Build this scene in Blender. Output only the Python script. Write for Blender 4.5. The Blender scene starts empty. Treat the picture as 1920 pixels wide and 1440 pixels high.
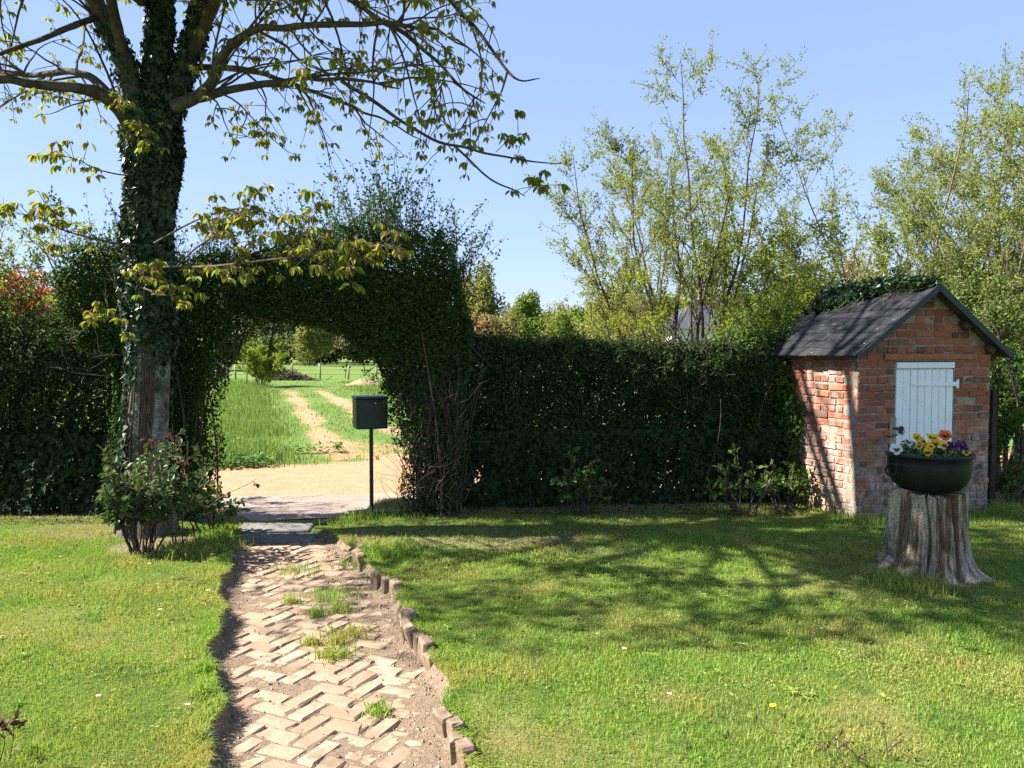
import bpy, bmesh, math, random
import numpy as np
from mathutils import Vector, Matrix

R = math.radians
SC = bpy.context.scene
COL = SC.collection
rng = np.random.default_rng(11)
random.seed(11)

# ------------------------------------------------------------------ camera, sky, sun, exposure
CAM_H = 1.65
PITCH = R(2.33)
cam_d = bpy.data.cameras.new("camera")
cam_d.sensor_width = 36.0
cam_d.lens = 30.0
cam_d.clip_start = 0.05
cam_d.clip_end = 3000
cam = bpy.data.objects.new("camera", cam_d)
cam.location = (0, 0, CAM_H)
cam.rotation_euler = (R(90) - PITCH, 0, 0)
COL.objects.link(cam)
SC.camera = cam

SUN_EL = R(44)
SUN_H = Vector((-0.998, -0.02, 0)).normalized()
SUN_DIR = Vector((SUN_H.x * math.cos(SUN_EL), SUN_H.y * math.cos(SUN_EL), math.sin(SUN_EL)))
world = bpy.data.worlds.new("World")
SC.world = world
world.use_nodes = True
wn = world.node_tree
sky = wn.nodes.new("ShaderNodeTexSky")
sky.sky_type = 'NISHITA'
sky.sun_disc = False
sky.sun_elevation = SUN_EL
sky.sun_rotation = math.atan2(SUN_H.x, SUN_H.y) % (2 * math.pi)
sky.air_density = 1.0
sky.dust_density = 0.0
sky.ozone_density = 2.0
sky_gamma = wn.nodes.new("ShaderNodeGamma")            # gamma curve on the sky colour evens out its gradient
sky_gamma.inputs[1].default_value = 0.43
sky_tint = wn.nodes.new("ShaderNodeMix")
sky_tint.data_type = 'RGBA'
sky_tint.blend_type = 'MULTIPLY'
sky_tint.inputs[0].default_value = 1.0
sky_tint.inputs[7].default_value = (0.71, 0.83, 1.12, 1)
wn.links.new(sky.outputs[0], sky_gamma.inputs[0])
wn.links.new(sky_gamma.outputs[0], sky_tint.inputs[6])
wn.links.new(sky_tint.outputs[2], wn.nodes["Background"].inputs[0])
wn.nodes["Background"].inputs[1].default_value = 0.138

sun_d = bpy.data.lights.new("sun", 'SUN')
sun_d.energy = 4.9
sun_d.angle = R(0.53)
sun_d.color = (1.0, 0.95, 0.86)
sun = bpy.data.objects.new("sun", sun_d)
sun.rotation_euler = SUN_DIR.to_track_quat('Z', 'Y').to_euler()
sun.location = (-20, 10, 25)
COL.objects.link(sun)
SC.view_settings.view_transform = 'Standard'
SC.view_settings.look = 'None'
SC.view_settings.gamma = 1
SC.view_settings.exposure = 1.85
SC.render.engine = 'CYCLES'
SC.cycles.max_bounces = 6
SC.cycles.diffuse_bounces = 3
SC.cycles.transmission_bounces = 4
SC.cycles.transparent_max_bounces = 4
SC.cycles.caustics_reflective = False
SC.cycles.caustics_refractive = False
SC.cycles.use_denoising = False


def at(px, py, d):
    """the point at forward distance d seen at pixel (px, py) of the 1920x1440 photograph"""
    a = (px - 960) / 1600.0
    b = (720 - py) / 1600.0
    fy = math.cos(PITCH) + b * math.sin(PITCH)
    fz = -math.sin(PITCH) + b * math.cos(PITCH)
    k = d / fy
    return np.array((a * k, d, CAM_H + fz * k))


def project(P):
    P = np.atleast_2d(P)
    dy, dz = P[:, 1], P[:, 2] - CAM_H
    f = dy * math.cos(PITCH) - dz * math.sin(PITCH)
    u = dy * math.sin(PITCH) + dz * math.cos(PITCH)
    f = np.where(np.abs(f) < 1e-3, 1e-3, f)
    return 960 + 1600 * P[:, 0] / f, 720 - 1600 * u / f, f


# ------------------------------------------------------------------ helpers
def norm(v):
    v = np.asarray(v, float)
    return v / np.maximum(np.linalg.norm(v, axis=-1, keepdims=True), 1e-9)


def rand_dir(n):
    return norm(rng.normal(size=(n, 3)))


_nk = [(norm(rng.normal(size=3)) * f, rng.uniform(0, 6.28), 1.0 / f ** 0.6) for f in (1, 1.3, 1.9, 2.4, 3.3, 4.6, 6.1)]


def noise3(P, s=1.0):
    P = np.asarray(P, float) * s
    t = 0
    for k, ph, a in _nk:
        t = t + a * np.sin(P @ (k * 2.2) + ph)
    return t / 2.6


def noise2(x, y, s=1.0):
    x, y = np.asarray(x, float), np.asarray(y, float)
    return noise3(np.stack([x, y, np.zeros_like(x) + 0.37], -1), s)


def smooth(a, b, x):
    t = np.clip((np.asarray(x, float) - a) / (b - a), 0, 1)
    return t * t * (3 - 2 * t)


class MB:
    """collects geometry and links it as ONE mesh object"""
    def __init__(self):
        self.V, self.F, self.n, self.attrs = [], [], 0, {}

    def add(self, V, F, mi=0, sm=False):
        V = np.asarray(V, float).reshape(-1, 3)
        self.V.append(V)
        if isinstance(F, np.ndarray):
            self.F.append((F + self.n, mi, sm))
        else:
            by = {}
            for f in F:
                by.setdefault(len(f), []).append(f)
            for k in by:
                self.F.append((np.array(by[k], int) + self.n, mi, sm))
        self.n += len(V)
        return self

    def build(self, name, mats, parent=None, local=False):
        V = np.concatenate(self.V) if self.V else np.zeros((0, 3))
        if parent is not None and not local:
            root = parent
            while root.parent is not None:
                root = root.parent
            a = -root.rotation_euler[2]
            V = V - np.array(root.location)
            c, s = math.cos(a), math.sin(a)
            V = np.stack([V[:, 0] * c - V[:, 1] * s, V[:, 0] * s + V[:, 1] * c, V[:, 2]], 1)
        me = bpy.data.meshes.new(name)
        me.vertices.add(len(V))
        me.vertices.foreach_set("co", V.astype(np.float32).ravel())
        loops = np.concatenate([f.ravel() for f, _, _ in self.F])
        tot = np.concatenate([np.full(len(f), f.shape[1]) for f, _, _ in self.F])
        mi = np.concatenate([np.full(len(f), m) for f, m, _ in self.F])
        sm = np.concatenate([np.full(len(f), s) for f, _, s in self.F])
        me.loops.add(len(loops))
        me.loops.foreach_set("vertex_index", loops.astype(np.int32))
        me.polygons.add(len(tot))
        me.polygons.foreach_set("loop_start", np.concatenate([[0], np.cumsum(tot)[:-1]]).astype(np.int32))
        me.polygons.foreach_set("material_index", mi.astype(np.int32))
        me.polygons.foreach_set("use_smooth", sm.astype(bool))
        for k, v in self.attrs.items():
            at_ = me.attributes.new(k, 'FLOAT', 'POINT')
            at_.data.foreach_set("value", np.asarray(v, np.float32))
        me.update(calc_edges=True)
        for m in (mats if isinstance(mats, (list, tuple)) else [mats]):
            me.materials.append(m)
        o = bpy.data.objects.new(name, me)
        COL.objects.link(o)
        if parent is not None:
            o.parent = parent
        return o

    # ---- shapes
    def box(self, c, size, rot=None, mi=0, jit=0.0, bev=0.0):
        sx, sy, sz = np.array(size) / 2
        if bev > 0:
            b = min(bev, sx * .9, sy * .9, sz * .9)
            bm = bmesh.new()
            bmesh.ops.create_cube(bm, size=1.0)
            for v in bm.verts:
                v.co = Vector((v.co.x * 2 * sx, v.co.y * 2 * sy, v.co.z * 2 * sz))
            bmesh.ops.bevel(bm, geom=bm.edges[:], offset=b, segments=1, affect='EDGES', profile=0.5)
            bm.verts.index_update()
            V = np.array([v.co[:] for v in bm.verts])
            F = [[v.index for v in f.verts] for f in bm.faces]
            bm.free()
        else:
            V = np.array([(x, y, z) for z in (-sz, sz) for x, y in ((-sx, -sy), (sx, -sy), (sx, sy), (-sx, sy))])
            F = [(3, 2, 1, 0), (4, 5, 6, 7), (0, 1, 5, 4), (1, 2, 6, 5), (2, 3, 7, 6), (3, 0, 4, 7)]
        if jit:
            V = V + rng.normal(0, jit, V.shape)
        if rot is not None:
            V = V @ np.array(rot).T
        return self.add(V + np.array(c), F, mi)

    def prism(self, poly, y0, y1, mi=0):
        """polygon in (x, z) extruded from y0 to y1"""
        n = len(poly)
        V = [(x, y0, z) for x, z in poly] + [(x, y1, z) for x, z in poly]
        F = [tuple(range(n)), tuple(range(2 * n - 1, n - 1, -1))]
        F += [(i, i + n, (i + 1) % n + n, (i + 1) % n) for i in range(n)]
        return self.add(V, F, mi)

    def tubes(self, pts, rad, sides=5, mi=0, cap=False):
        """pts (T, n, 3), rad (T, n)"""
        pts, rad = np.asarray(pts, float), np.asarray(rad, float)
        if pts.ndim == 2:
            pts, rad = pts[None], rad[None]
        T, n = pts.shape[:2]
        tg = norm(np.gradient(pts, axis=1))
        main = norm(pts[:, -1] - pts[:, 0] + 1e-6)
        ref = np.where(np.abs(main[:, 2:3]) > 0.8, np.array([[1., 0.2, 0]]), np.array([[0., 0, 1.]]))
        u = norm(np.cross(tg, ref[:, None, :]))
        v = np.cross(tg, u)
        a = np.arange(sides) * 2 * math.pi / sides
        ring = (u[:, :, None, :] * np.cos(a)[None, None, :, None] + v[:, :, None, :] * np.sin(a)[None, None, :, None])
        V = pts[:, :, None, :] + ring * rad[:, :, None, None]
        base = (np.arange(T) * n * sides)[:, None, None]
        i = (np.arange(n - 1) * sides)[None, :, None]
        j = np.arange(sides)[None, None, :]
        j2 = (j + 1) % sides
        F = np.stack([base + i + j, base + i + j2, base + i + sides + j2, base + i + sides + j], -1).reshape(-1, 4)
        self.add(V.reshape(-1, 3), F, mi, True)
        if cap:
            k = self.n - T * n * sides
            for t in range(T):
                b = k + t * n * sides
                self.F.append((np.array([list(range(b + sides - 1, b - 1, -1)), list(range(b + (n - 1) * sides, b + n * sides))]), mi, False))
        return self

    def lathe(self, prof, c=(0, 0, 0), seg=32, mi=0, sm=True, closed=False):
        prof = np.array(prof, float)
        n = len(prof)
        a = np.arange(seg) * 2 * math.pi / seg
        V = np.stack([prof[:, None, 0] * np.cos(a), prof[:, None, 0] * np.sin(a), np.repeat(prof[:, 1:2], seg, 1)], -1).reshape(-1, 3) + np.array(c)
        F = []
        for i in range(n - 1):
            for j in range(seg):
                F.append((i * seg + j, i * seg + (j + 1) % seg, (i + 1) * seg + (j + 1) % seg, (i + 1) * seg + j))
        self.add(V, F, mi, sm)
        return self

    TEMPL = {
        'diamond': (np.array([(0, 0), (.45, .5), (1, 0), (.45, -.5)]), np.array([[0, 3, 2, 1]])),
        'oval': (np.array([(0, 0), (.3, .42), (.68, .4), (1, 0), (.68, -.4), (.3, -.42)]), np.array([[0, 3, 2, 1], [0, 5, 4, 3]])),
        'ivy': (np.array([(0, 0), (-.12, .38), (.3, .5), (.45, .24), (1, 0), (.45, -.24), (.3, -.5), (-.12, -.38)]),
                np.array([[0, 3, 2, 1], [0, 7, 6, 5], [0, 5, 4, 3]])),
    }

    def leaves(self, P, D, N, L, W, kind='diamond', fold=0.25, droop=0.0, mi=0):
        P, D, N = np.asarray(P, float), norm(D), np.asarray(N, float)
        n = len(P)
        if n == 0:
            return self
        S = norm(np.cross(N, D))
        N = np.cross(D, S)
        L = np.broadcast_to(np.asarray(L, float), (n,))
        W = np.broadcast_to(np.asarray(W, float), (n,))
        t, F = self.TEMPL[kind]
        q = (P[:, None, :] + D[:, None, :] * (t[None, :, 0:1] * L[:, None, None])
             + S[:, None, :] * (t[None, :, 1:2] * W[:, None, None])
             + N[:, None, :] * (np.abs(t[None, :, 1:2]) * W[:, None, None] * fold * 2 - (t[None, :, 0:1] ** 2) * L[:, None, None] * droop))
        k = len(t)
        FF = (np.arange(n)[:, None, None] * k + F[None]).reshape(-1, F.shape[1])
        return self.add(q.reshape(-1, 3), FF, mi)


def tag(o, label=None, cat=None, group=None, kind=None):
    if label: o["label"] = label
    if cat: o["category"] = cat
    if group: o["group"] = group
    if kind: o["kind"] = kind
    return o


def thing(name, label, cat, loc=(0, 0, 0), rotz=0.0, group=None):
    o = bpy.data.objects.new(name, None)
    o.empty_display_size = 0.1
    o.location = loc
    o.rotation_euler = (0, 0, rotz)
    COL.objects.link(o)
    return tag(o, label, cat, group)


def copy_tree(o, parent=None):
    c = o.copy()
    COL.objects.link(c)
    if parent is not None:
        c.parent = parent
    for ch in list(o.children):
        copy_tree(ch, c)
    return c


# ------------------------------------------------------------------ materials
class N:
    def __init__(self, name):
        self.m = bpy.data.materials.new(name)
        self.m.use_nodes = True
        self.t = self.m.node_tree
        self.bsdf = self.t.nodes["Principled BSDF"]
        self.out = self.t.nodes["Material Output"]

    def new(self, kind, **kw):
        n = self.t.nodes.new("ShaderNode" + kind)
        for k, v in kw.items():
            if k.startswith("i_"):
                n.inputs[k[2:].replace("_", " ")].default_value = v
            else:
                setattr(n, k, v)
        return n

    def link(self, a, b):
        self.t.links.new(a, b)

    def noise(self, scale, detail=4, rough=.55, vec=None, dist=0.0):
        n = self.new("TexNoise", i_Scale=scale, i_Detail=detail, i_Roughness=rough, i_Distortion=dist)
        if vec is not None: self.link(vec, n.inputs["Vector"])
        return n.outputs["Fac"]

    def ramp(self, fac, stops, interp='LINEAR'):
        n = self.new("ValToRGB")
        n.color_ramp.interpolation = interp
        e = n.color_ramp.elements
        while len(e) < len(stops): e.new(0.5)
        for el, (p, c) in zip(e, stops):
            el.position = p
            el.color = (*c, 1) if len(c) == 3 else c
        self.link(fac, n.inputs[0])
        return n.outputs[0]

    def mix(self, fac, a, b, mode='MIX'):
        n = self.new("Mix", data_type='RGBA', blend_type=mode)
        for s, v in ((n.inputs[0], fac), (n.inputs[6], a), (n.inputs[7], b)):
            if hasattr(v, "is_output"): self.link(v, s)
            else: s.default_value = (*v, 1) if isinstance(v, tuple) and len(v) == 3 else v
        return n.outputs[2]

    def math(self, op, a, b=0.0):
        n = self.new("Math", operation=op)
        for s, v in ((n.inputs[0], a), (n.inputs[1], b)):
            if hasattr(v, "is_output"): self.link(v, s)
            else: s.default_value = v
        return n.outputs[0]

    def maprange(self, v, a, b, c=0.0, d=1.0):
        n = self.new("MapRange")
        self.link(v, n.inputs[0])
        for i, x in enumerate((a, b, c, d)): n.inputs[i + 1].default_value = x
        return n.outputs[0]

    def geo(self, s): return self.new("NewGeometry").outputs[s]
    def obj(self): return self.new("TexCoord").outputs["Object"]
    def attr(self, name): return self.new("Attribute", attribute_name=name).outputs["Fac"]

    def scaled(self, vec, s):
        n = self.new("Mapping")
        n.inputs["Scale"].default_value = s
        self.link(vec, n.inputs[0])
        return n.outputs[0]

    def bump(self, h, strength=.4, dist=.01):
        n = self.new("Bump", i_Strength=strength, i_Distance=dist)
        self.link(h, n.inputs["Height"])
        self.link(n.outputs[0], self.bsdf.inputs["Normal"])
        return n.outputs[0]

    def color(self, c):
        if hasattr(c, "is_output"): self.link(c, self.bsdf.inputs["Base Color"])
        else: self.bsdf.inputs["Base Color"].default_value = (*c, 1)
        return self

    def set(self, rough=.8, spec=.3, metal=0.0):
        self.bsdf.inputs["Roughness"].default_value = rough
        self.bsdf.inputs["Specular IOR Level"].default_value = spec
        self.bsdf.inputs["Metallic"].default_value = metal
        return self


def leaf_mat(name, cols, trans=.4, rough=.5, spec=.3, tint=(1.25, 1.2, .6), patch=None, patch2=None):
    """colour by leaf; light partly passes through"""
    n = N(name)
    isl = n.geo("Random Per Island")
    k = len(cols)
    c = n.ramp(isl, [(i / max(k - 1, 1), q) for i, q in enumerate(cols)])
    if patch:
        pos = n.geo("Position")
        f = n.maprange(n.noise(patch[0], 3, vec=pos), patch[2], patch[3])
        c = n.mix(f, c, n.mix(n.math('MULTIPLY', isl, .5), patch[1], c))
    if patch2:
        f = n.maprange(n.noise(patch2[0], 4, .65, n.geo("Position")), patch2[2], patch2[3], 0, .75)
        c = n.mix(f, c, patch2[1])
    n.color(c).set(rough, spec)
    tr = n.new("BsdfTranslucent")
    n.link(n.mix(1.0, c, tint, 'MULTIPLY'), tr.inputs[0])
    mx = n.new("MixShader")
    mx.inputs[0].default_value = trans
    n.link(n.bsdf.outputs[0], mx.inputs[1])
    n.link(tr.outputs[0], mx.inputs[2])
    n.link(mx.outputs[0], n.out.inputs[0])
    return n.m


def bark_mat(name, c0, c1, c2=None, scale=9, moss=None, lichen=None):
    n = N(name)
    p = n.geo("Position")
    a = n.noise(scale, 6, .65, n.scaled(p, (1, 1, 1.1)), .6)
    b = n.noise(scale * 4, 4, .6, p)
    c = n.ramp(a, [(.3, c0), (.5, c1), (.72, c2 or c1)])
    c = n.mix(n.maprange(b, .35, .7, 0, .45), c, c0)
    if moss:
        c = n.mix(n.maprange(n.noise(3.1, 5, .6, p), .5, .68, 0, .7), c, moss)
    if lichen:
        c = n.mix(n.math('MULTIPLY', n.maprange(n.noise(4.3, 6, .7, p), .5, .58, 0, .75), n.maprange(n.noise(38, 4, .7, p), .35, .55)), c, lichen)
    n.color(c).set(.9, .15)
    n.bump(n.math('ADD', a, n.math('MULTIPLY', b, .5)), .9, .02)
    return n.m


def plain_mat(name, c, rough=.6, spec=.3, var=.15, scale=18, bump=.1, metal=0.0):
    n = N(name)
    p = n.geo("Position")
    f = n.noise(scale, 5, .6, p)
    d = tuple(x * (1 - var) for x in c)
    l = tuple(min(1, x * (1 + var)) for x in c)
    n.color(n.ramp(f, [(.3, d), (.7, l)])).set(rough, spec, metal)
    if bump: n.bump(n.noise(scale * 5, 4, .6, p), bump, .004)
    return n.m


M = {}
M['grass'] = leaf_mat('grass_blade', [(.125, .235, .03), (.17, .32, .04), (.215, .365, .05), (.265, .375, .065), (.40, .37, .14)], .38, .55, .2,
                      patch=(1.1, (.36, .32, .10), .45, .63), patch2=(3.4, (.09, .20, .04), .54, .68))
M['tallgrass'] = leaf_mat('tall_grass_blade', [(.075, .14, .03), (.11, .19, .04), (.15, .23, .055), (.21, .25, .08)], .4, .5, .3)
M['hedge'] = leaf_mat('hedge_leaf', [(.015, .028, .011), (.025, .044, .015), (.038, .064, .02), (.075, .11, .03)], .22, .55, .1)
M['hedgelow'] = leaf_mat('low_ivy_leaf', [(.016, .032, .012), (.024, .048, .017), (.04, .07, .024)], .22, .5, .12)
M['arch'] = leaf_mat('arch_leaf', [(.022, .044, .013), (.034, .066, .018), (.05, .094, .025), (.085, .135, .035)], .3, .55, .1)
M['shoot'] = leaf_mat('young_arch_leaf', [(.045, .10, .03), (.065, .135, .04), (.10, .18, .05)], .4, .5, .2)
M['ivy'] = leaf_mat('ivy_leaf', [(.011, .024, .009), (.016, .036, .012), (.028, .055, .02), (.06, .10, .04)], .12, .36, .35)
M['cherry'] = leaf_mat('cherry_leaf', [(.15, .21, .03), (.19, .25, .035), (.23, .26, .045), (.26, .25, .055), (.27, .2, .075)], .55, .45, .25)
M['calyx'] = leaf_mat('faded_blossom', [(.28, .13, .11), (.35, .2, .16), (.22, .1, .08)], .4, .6, .2, (1.1, 1, .9))
M['spring'] = leaf_mat('spring_leaf', [(.15, .20, .035), (.20, .25, .045), (.25, .285, .06), (.30, .31, .11)], .45, .5, .25)
M['spring_b'] = leaf_mat('grey_spring_leaf', [(.13, .17, .045), (.17, .215, .05), (.21, .25, .07), (.24, .24, .1)], .4, .5, .25)
M['bright'] = leaf_mat('bright_hazel_leaf', [(.16, .22, .025), (.21, .26, .035), (.26, .29, .05)], .42, .5, .15)
M['laurel'] = leaf_mat('laurel_leaf', [(.045, .09, .018), (.08, .14, .025), (.12, .18, .04)], .3, .5, .15)
M['photinia'] = leaf_mat('red_photinia_leaf', [(.62, .13, .10), (.6, .2, .14), (.52, .2, .13), (.26, .22, .08)], .4, .4, .4, (1.1, .9, .7))
M['rose'] = leaf_mat('rose_leaf', [(.035, .075, .025), (.055, .11, .035), (.08, .14, .045), (.11, .15, .05), (.15, .10, .05)], .25, .45, .25)
M['darkrose'] = leaf_mat('bronze_rose_leaf', [(.09, .03, .03), (.14, .05, .04), (.1, .07, .04)], .25, .4, .4)
M['litter'] = leaf_mat('dead_leaf', [(.07, .045, .03), (.12, .08, .05), (.17, .12, .07)], .1, .7, .2)
M['pansyleaf'] = leaf_mat('pansy_leaf', [(.05, .11, .03), (.08, .16, .04), (.11, .2, .05)], .3, .5, .3)
M['weed'] = leaf_mat('broad_weed_leaf', [(.05, .13, .03), (.09, .18, .04), (.13, .22, .05)], .35, .5, .3)
M['bark'] = bark_mat('cherry_bark', (.05, .045, .04), (.145, .13, .115), (.33, .315, .29), 7, (.10, .105, .06), (.42, .42, .37))
M['limbbark'] = bark_mat('cherry_limb_bark', (.035, .028, .023), (.085, .07, .056), (.17, .15, .12), 10, (.08, .085, .04))
M['twig'] = bark_mat('twig_bark', (.05, .038, .03), (.10, .08, .065), (.16, .13, .11), 14)
M['palebark'] = bark_mat('grey_bark', (.10, .085, .06), (.19, .165, .12), (.28, .25, .18), 12)
M['hedgestem'] = bark_mat('hedge_stem', (.05, .036, .028), (.10, .07, .055), (.15, .11, .09), 14)
M['wood'] = bark_mat('fence_wood', (.16, .13, .10), (.30, .26, .21), (.42, .38, .32), 8)
M['darkwood'] = bark_mat('dark_post_wood', (.035, .024, .02), (.06, .042, .033), (.085, .06, .05), 8)

# ------------------------------------------------------------------ the ground of the garden
_ly = np.array([-14, 1.0, 3.57, 5.14, 6.59, 7.3, 7.89, 8.4])
_lx = np.array([5.0, -.36, -1.29, -1.82, -2.24, -2.44, -2.58, -2.66])
_ry = np.array([-14, 1.0, 3.57, 4.96, 6.44, 7.27, 7.89, 8.4])
_rx = np.array([6.4, .75, -.20, -.52, -1.02, -1.42, -1.74, -1.85])


def xL(y): return np.interp(y, _ly, _lx) + .035 * np.sin(y * 5.1) + .02 * np.sin(y * 13 + 1)
def xR(y): return np.interp(y, _ry, _rx) + .03 * np.sin(y * 4.3 + 2) + .02 * np.sin(y * 11)


def lane_near(x): return 9.62 + .17 * (x + 2.9)
def lane_far(x): return 11.26 + .16 * (x + 2.9)


def path_w(x, y):
    return smooth(-.01, .05, x - xL(y)) * smooth(-.01, .06, xR(y) - x) * smooth(8.15, 7.75, y)


def ground_z(x, y, fine=True):
    x, y = np.asarray(x, float), np.asarray(y, float)
    w = path_w(x, y)
    opn = smooth(-3.3, -2.8, x) * smooth(-1.35, -1.85, x)
    zop = -.07 - .22 * smooth(8.3, 9.5, y)
    z = (1 - opn * smooth(7.6, 8.2, y)) * 0 + opn * smooth(7.6, 8.2, y) * zop
    edge = lane_near(x)
    z = np.minimum(z, 0 - .31 * smooth(edge - .55, edge - .02, y) + 0 * x)
    z = z + .012 * noise2(x, y, .8) * (1 - w)
    z = z - .085 * w
    if fine:
        z = z + w * ((.006 * noise2(x, y, 7) + .005 * noise2(x, y, 19)) - .008 + .018 * smooth(.22, .02, np.minimum(x - xL(y), (xR(y) - x) * .7)))
    return z


def soil_mask(x, y):
    n = noise2(x, y, 2.3) * .5
    m = smooth(.0, .3, y + n * .35 - np.where(x < -3, 8.25, 8.5 + .1 * np.maximum(x, 0)))            # foot of the hedges
    m = np.maximum(m, smooth(1.0, .55, np.hypot((x + .55) / 1.35, (y - 7.45) / .62) + n * .8) * .42)
    m = np.maximum(m, smooth(1.0, .5, np.hypot((x - .75) / .6, (y - 6.9) / .25) + n * .5) * .4)
    m = np.maximum(m, smooth(1.0, .6, np.hypot((x + 2.9) / .6, (y - 7.1) / .5) + n * .4) * .7)
    m = np.maximum(m, smooth(1.0, .6, np.hypot((x + 3.9) / .9, (y - 7.75) / .45) + n * .4) * .4)
    m = np.maximum(m, smooth(1.1, .6, np.hypot((x - 3.07) / .5, (y - 6.25) / .5) + n * .3) * .5)
    opn = smooth(-3.1, -2.8, x) * smooth(-1.0, -1.3, x) * smooth(8.2, 8.45, y)
    return np.clip(m * (1 - opn * .95), 0, 1)


def straw_mask(x, y):
    return np.clip(smooth(.25, .9, noise2(x, y, .9) + .5 * noise2(x, y, 3.1)) * .8
                   + smooth(.22, .05, np.abs(x - xL(y) + .12)) * .25 * (noise2(x, y, 2) > .2)
                   + smooth(.35, .0, np.abs(x - xR(y) - .15)) * .5 * smooth(4.6, 3.6, y), 0, 1)


n = N('garden_soil_and_turf')
p = n.geo("Position")
f1 = n.noise(2.0, 4, .55, p)
f2 = n.noise(45, 5, .7, p)
f3 = n.noise(220, 3, .7, p)
turf = n.ramp(f2, [(.3, (.05, .085, .016)), (.5, (.085, .13, .022)), (.7, (.15, .18, .045))])
turf = n.mix(n.math('MULTIPLY', n.attr('straw'), .65), turf, (.27, .22, .09))
soil = n.ramp(n.math('ADD', n.math('MULTIPLY', f2, .5), n.math('MULTIPLY', f3, .5)),
              [(.3, (.12, .083, .055)), (.5, (.24, .175, .12)), (.68, (.38, .29, .205))])
f4 = n.maprange(n.math('ADD', n.attr('soil'), n.math('MULTIPLY', f2, .5)), .55, .8)
n.color(n.mix(f4, turf, soil)).set(.95, .1)
n.bump(n.math('ADD', f2, n.math('MULTIPLY', f3, .7)), .8, .02)
M['garden'] = n.m


def grid_mesh(name, xs, ys, zf, mat, attrs=None, kind='structure', smoothed=True):
    X, Y = np.meshgrid(xs, ys)
    x, y = X.ravel(), Y.ravel()
    z = zf(x, y)
    mb = MB()
    nx, ny = len(xs), len(ys)
    i = (np.arange(ny - 1) * nx)[:, None] + np.arange(nx - 1)[None]
    F = np.stack([i, i + 1, i + nx + 1, i + nx], -1).reshape(-1, 4)
    mb.add(np.stack([x, y, z], 1), F, 0, smoothed)
    for k, f in (attrs or {}).items(): mb.attrs[k] = f(x, y)
    o = mb.build(name, mat)
    return tag(o, kind=kind)


gx = np.concatenate([np.linspace(-25, -4.8, 50), np.arange(-4.7, 1.6, .02), np.linspace(1.7, 5.6, 60), np.linspace(5.9, 25, 50)])
gy = np.concatenate([np.linspace(-14, 2.6, 30), np.arange(2.7, 8.6, .02), np.linspace(8.65, 10.6, 50), np.linspace(10.7, 14.2, 40)])
lawn = grid_mesh('lawn', gx, gy, lambda x, y: np.where(y > lane_near(x) + .02, -.36, ground_z(x, y)), M['garden'],
                 {'soil': lambda x, y: np.maximum(soil_mask(x, y), np.maximum(path_w(x, y), smooth(.05, .0, np.minimum(np.abs(x - xL(y)), np.abs(x - xR(y)))) * smooth(8.1, 7.9, y))),
                  'straw': straw_mask})

# ------------------------------------------------------------------ the field, the lane
def wear(x, y):
    n_ = noise2(x, y, .55) * .6 + noise2(x, y, 2.1) * .35
    edge = 14.4 + .55 * (x + 4.6)
    edge = np.clip(edge, 12.5, 16.4)
    d = smooth(.9, -.7, y - edge + n_) * smooth(-.2, .2, y - lane_near(x) + .5)
    t1 = np.abs(x + 3.7 + .295 * (y - 17.3))
    t2 = np.abs(x + 1.9 + .31 * (y - 17.3))
    tr = np.maximum(smooth(.6, .1, t1 + n_ * .22) * .66, smooth(.6, .1, t2 + n_ * .25) * .68 * smooth(17, 21, y)) * smooth(48, 36, y) * smooth(9, 14, y)
    mid = smooth(1.5, .2, np.abs(x + 3.0 + .3 * (y - 17.3)) + n_) * smooth(23, 15, y) * .55
    return np.clip(np.maximum(np.maximum(d, tr), mid * (y > 11)), 0, 1)


n = N('field_turf')
p = n.geo("Position")
a = n.noise(.35, 5, .6, p)
b = n.noise(3.2, 6, .65, p)
c = n.noise(28, 5, .7, p)
turf = n.ramp(n.math('ADD', n.math('MULTIPLY', b, .5), n.math('MULTIPLY', c, .5)),
              [(.32, (.065, .12, .03)), (.5, (.10, .17, .035)), (.66, (.16, .215, .05))])
turf = n.mix(n.maprange(a, .42, .66, 0, .5), turf, (.19, .19, .06))
dirt = n.ramp(n.math('ADD', n.math('MULTIPLY', b, .35), n.math('MULTIPLY', c, .65)),
              [(.3, (.29, .155, .085)), (.5, (.43, .245, .14)), (.7, (.53, .335, .21))])
fw = n.maprange(n.math('ADD', n.attr('wear'), n.math('MULTIPLY', n.math('SUBTRACT', c, .5), .9)), .3, .62)
n.color(n.mix(fw, turf, dirt)).set(.95, .1)
n.bump(n.math('ADD', b, c), .7, .05)
M['field'] = n.m
fx = np.concatenate([np.linspace(-1400, -70, 12), np.linspace(-64, -26, 20), np.arange(-25, 14, .3), np.linspace(16, 60, 20), np.linspace(80, 1400, 12)])
fy = np.concatenate([np.linspace(-300, 8, 8), np.arange(9, 30, .3), np.arange(30, 66, .6), np.linspace(68, 200, 20), np.linspace(230, 1600, 10)])
field = grid_mesh('field', fx, fy, lambda x, y: -.32 + .03 * noise2(x, y, .25) * smooth(12, 16, y), M['field'], {'wear': wear})

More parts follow.
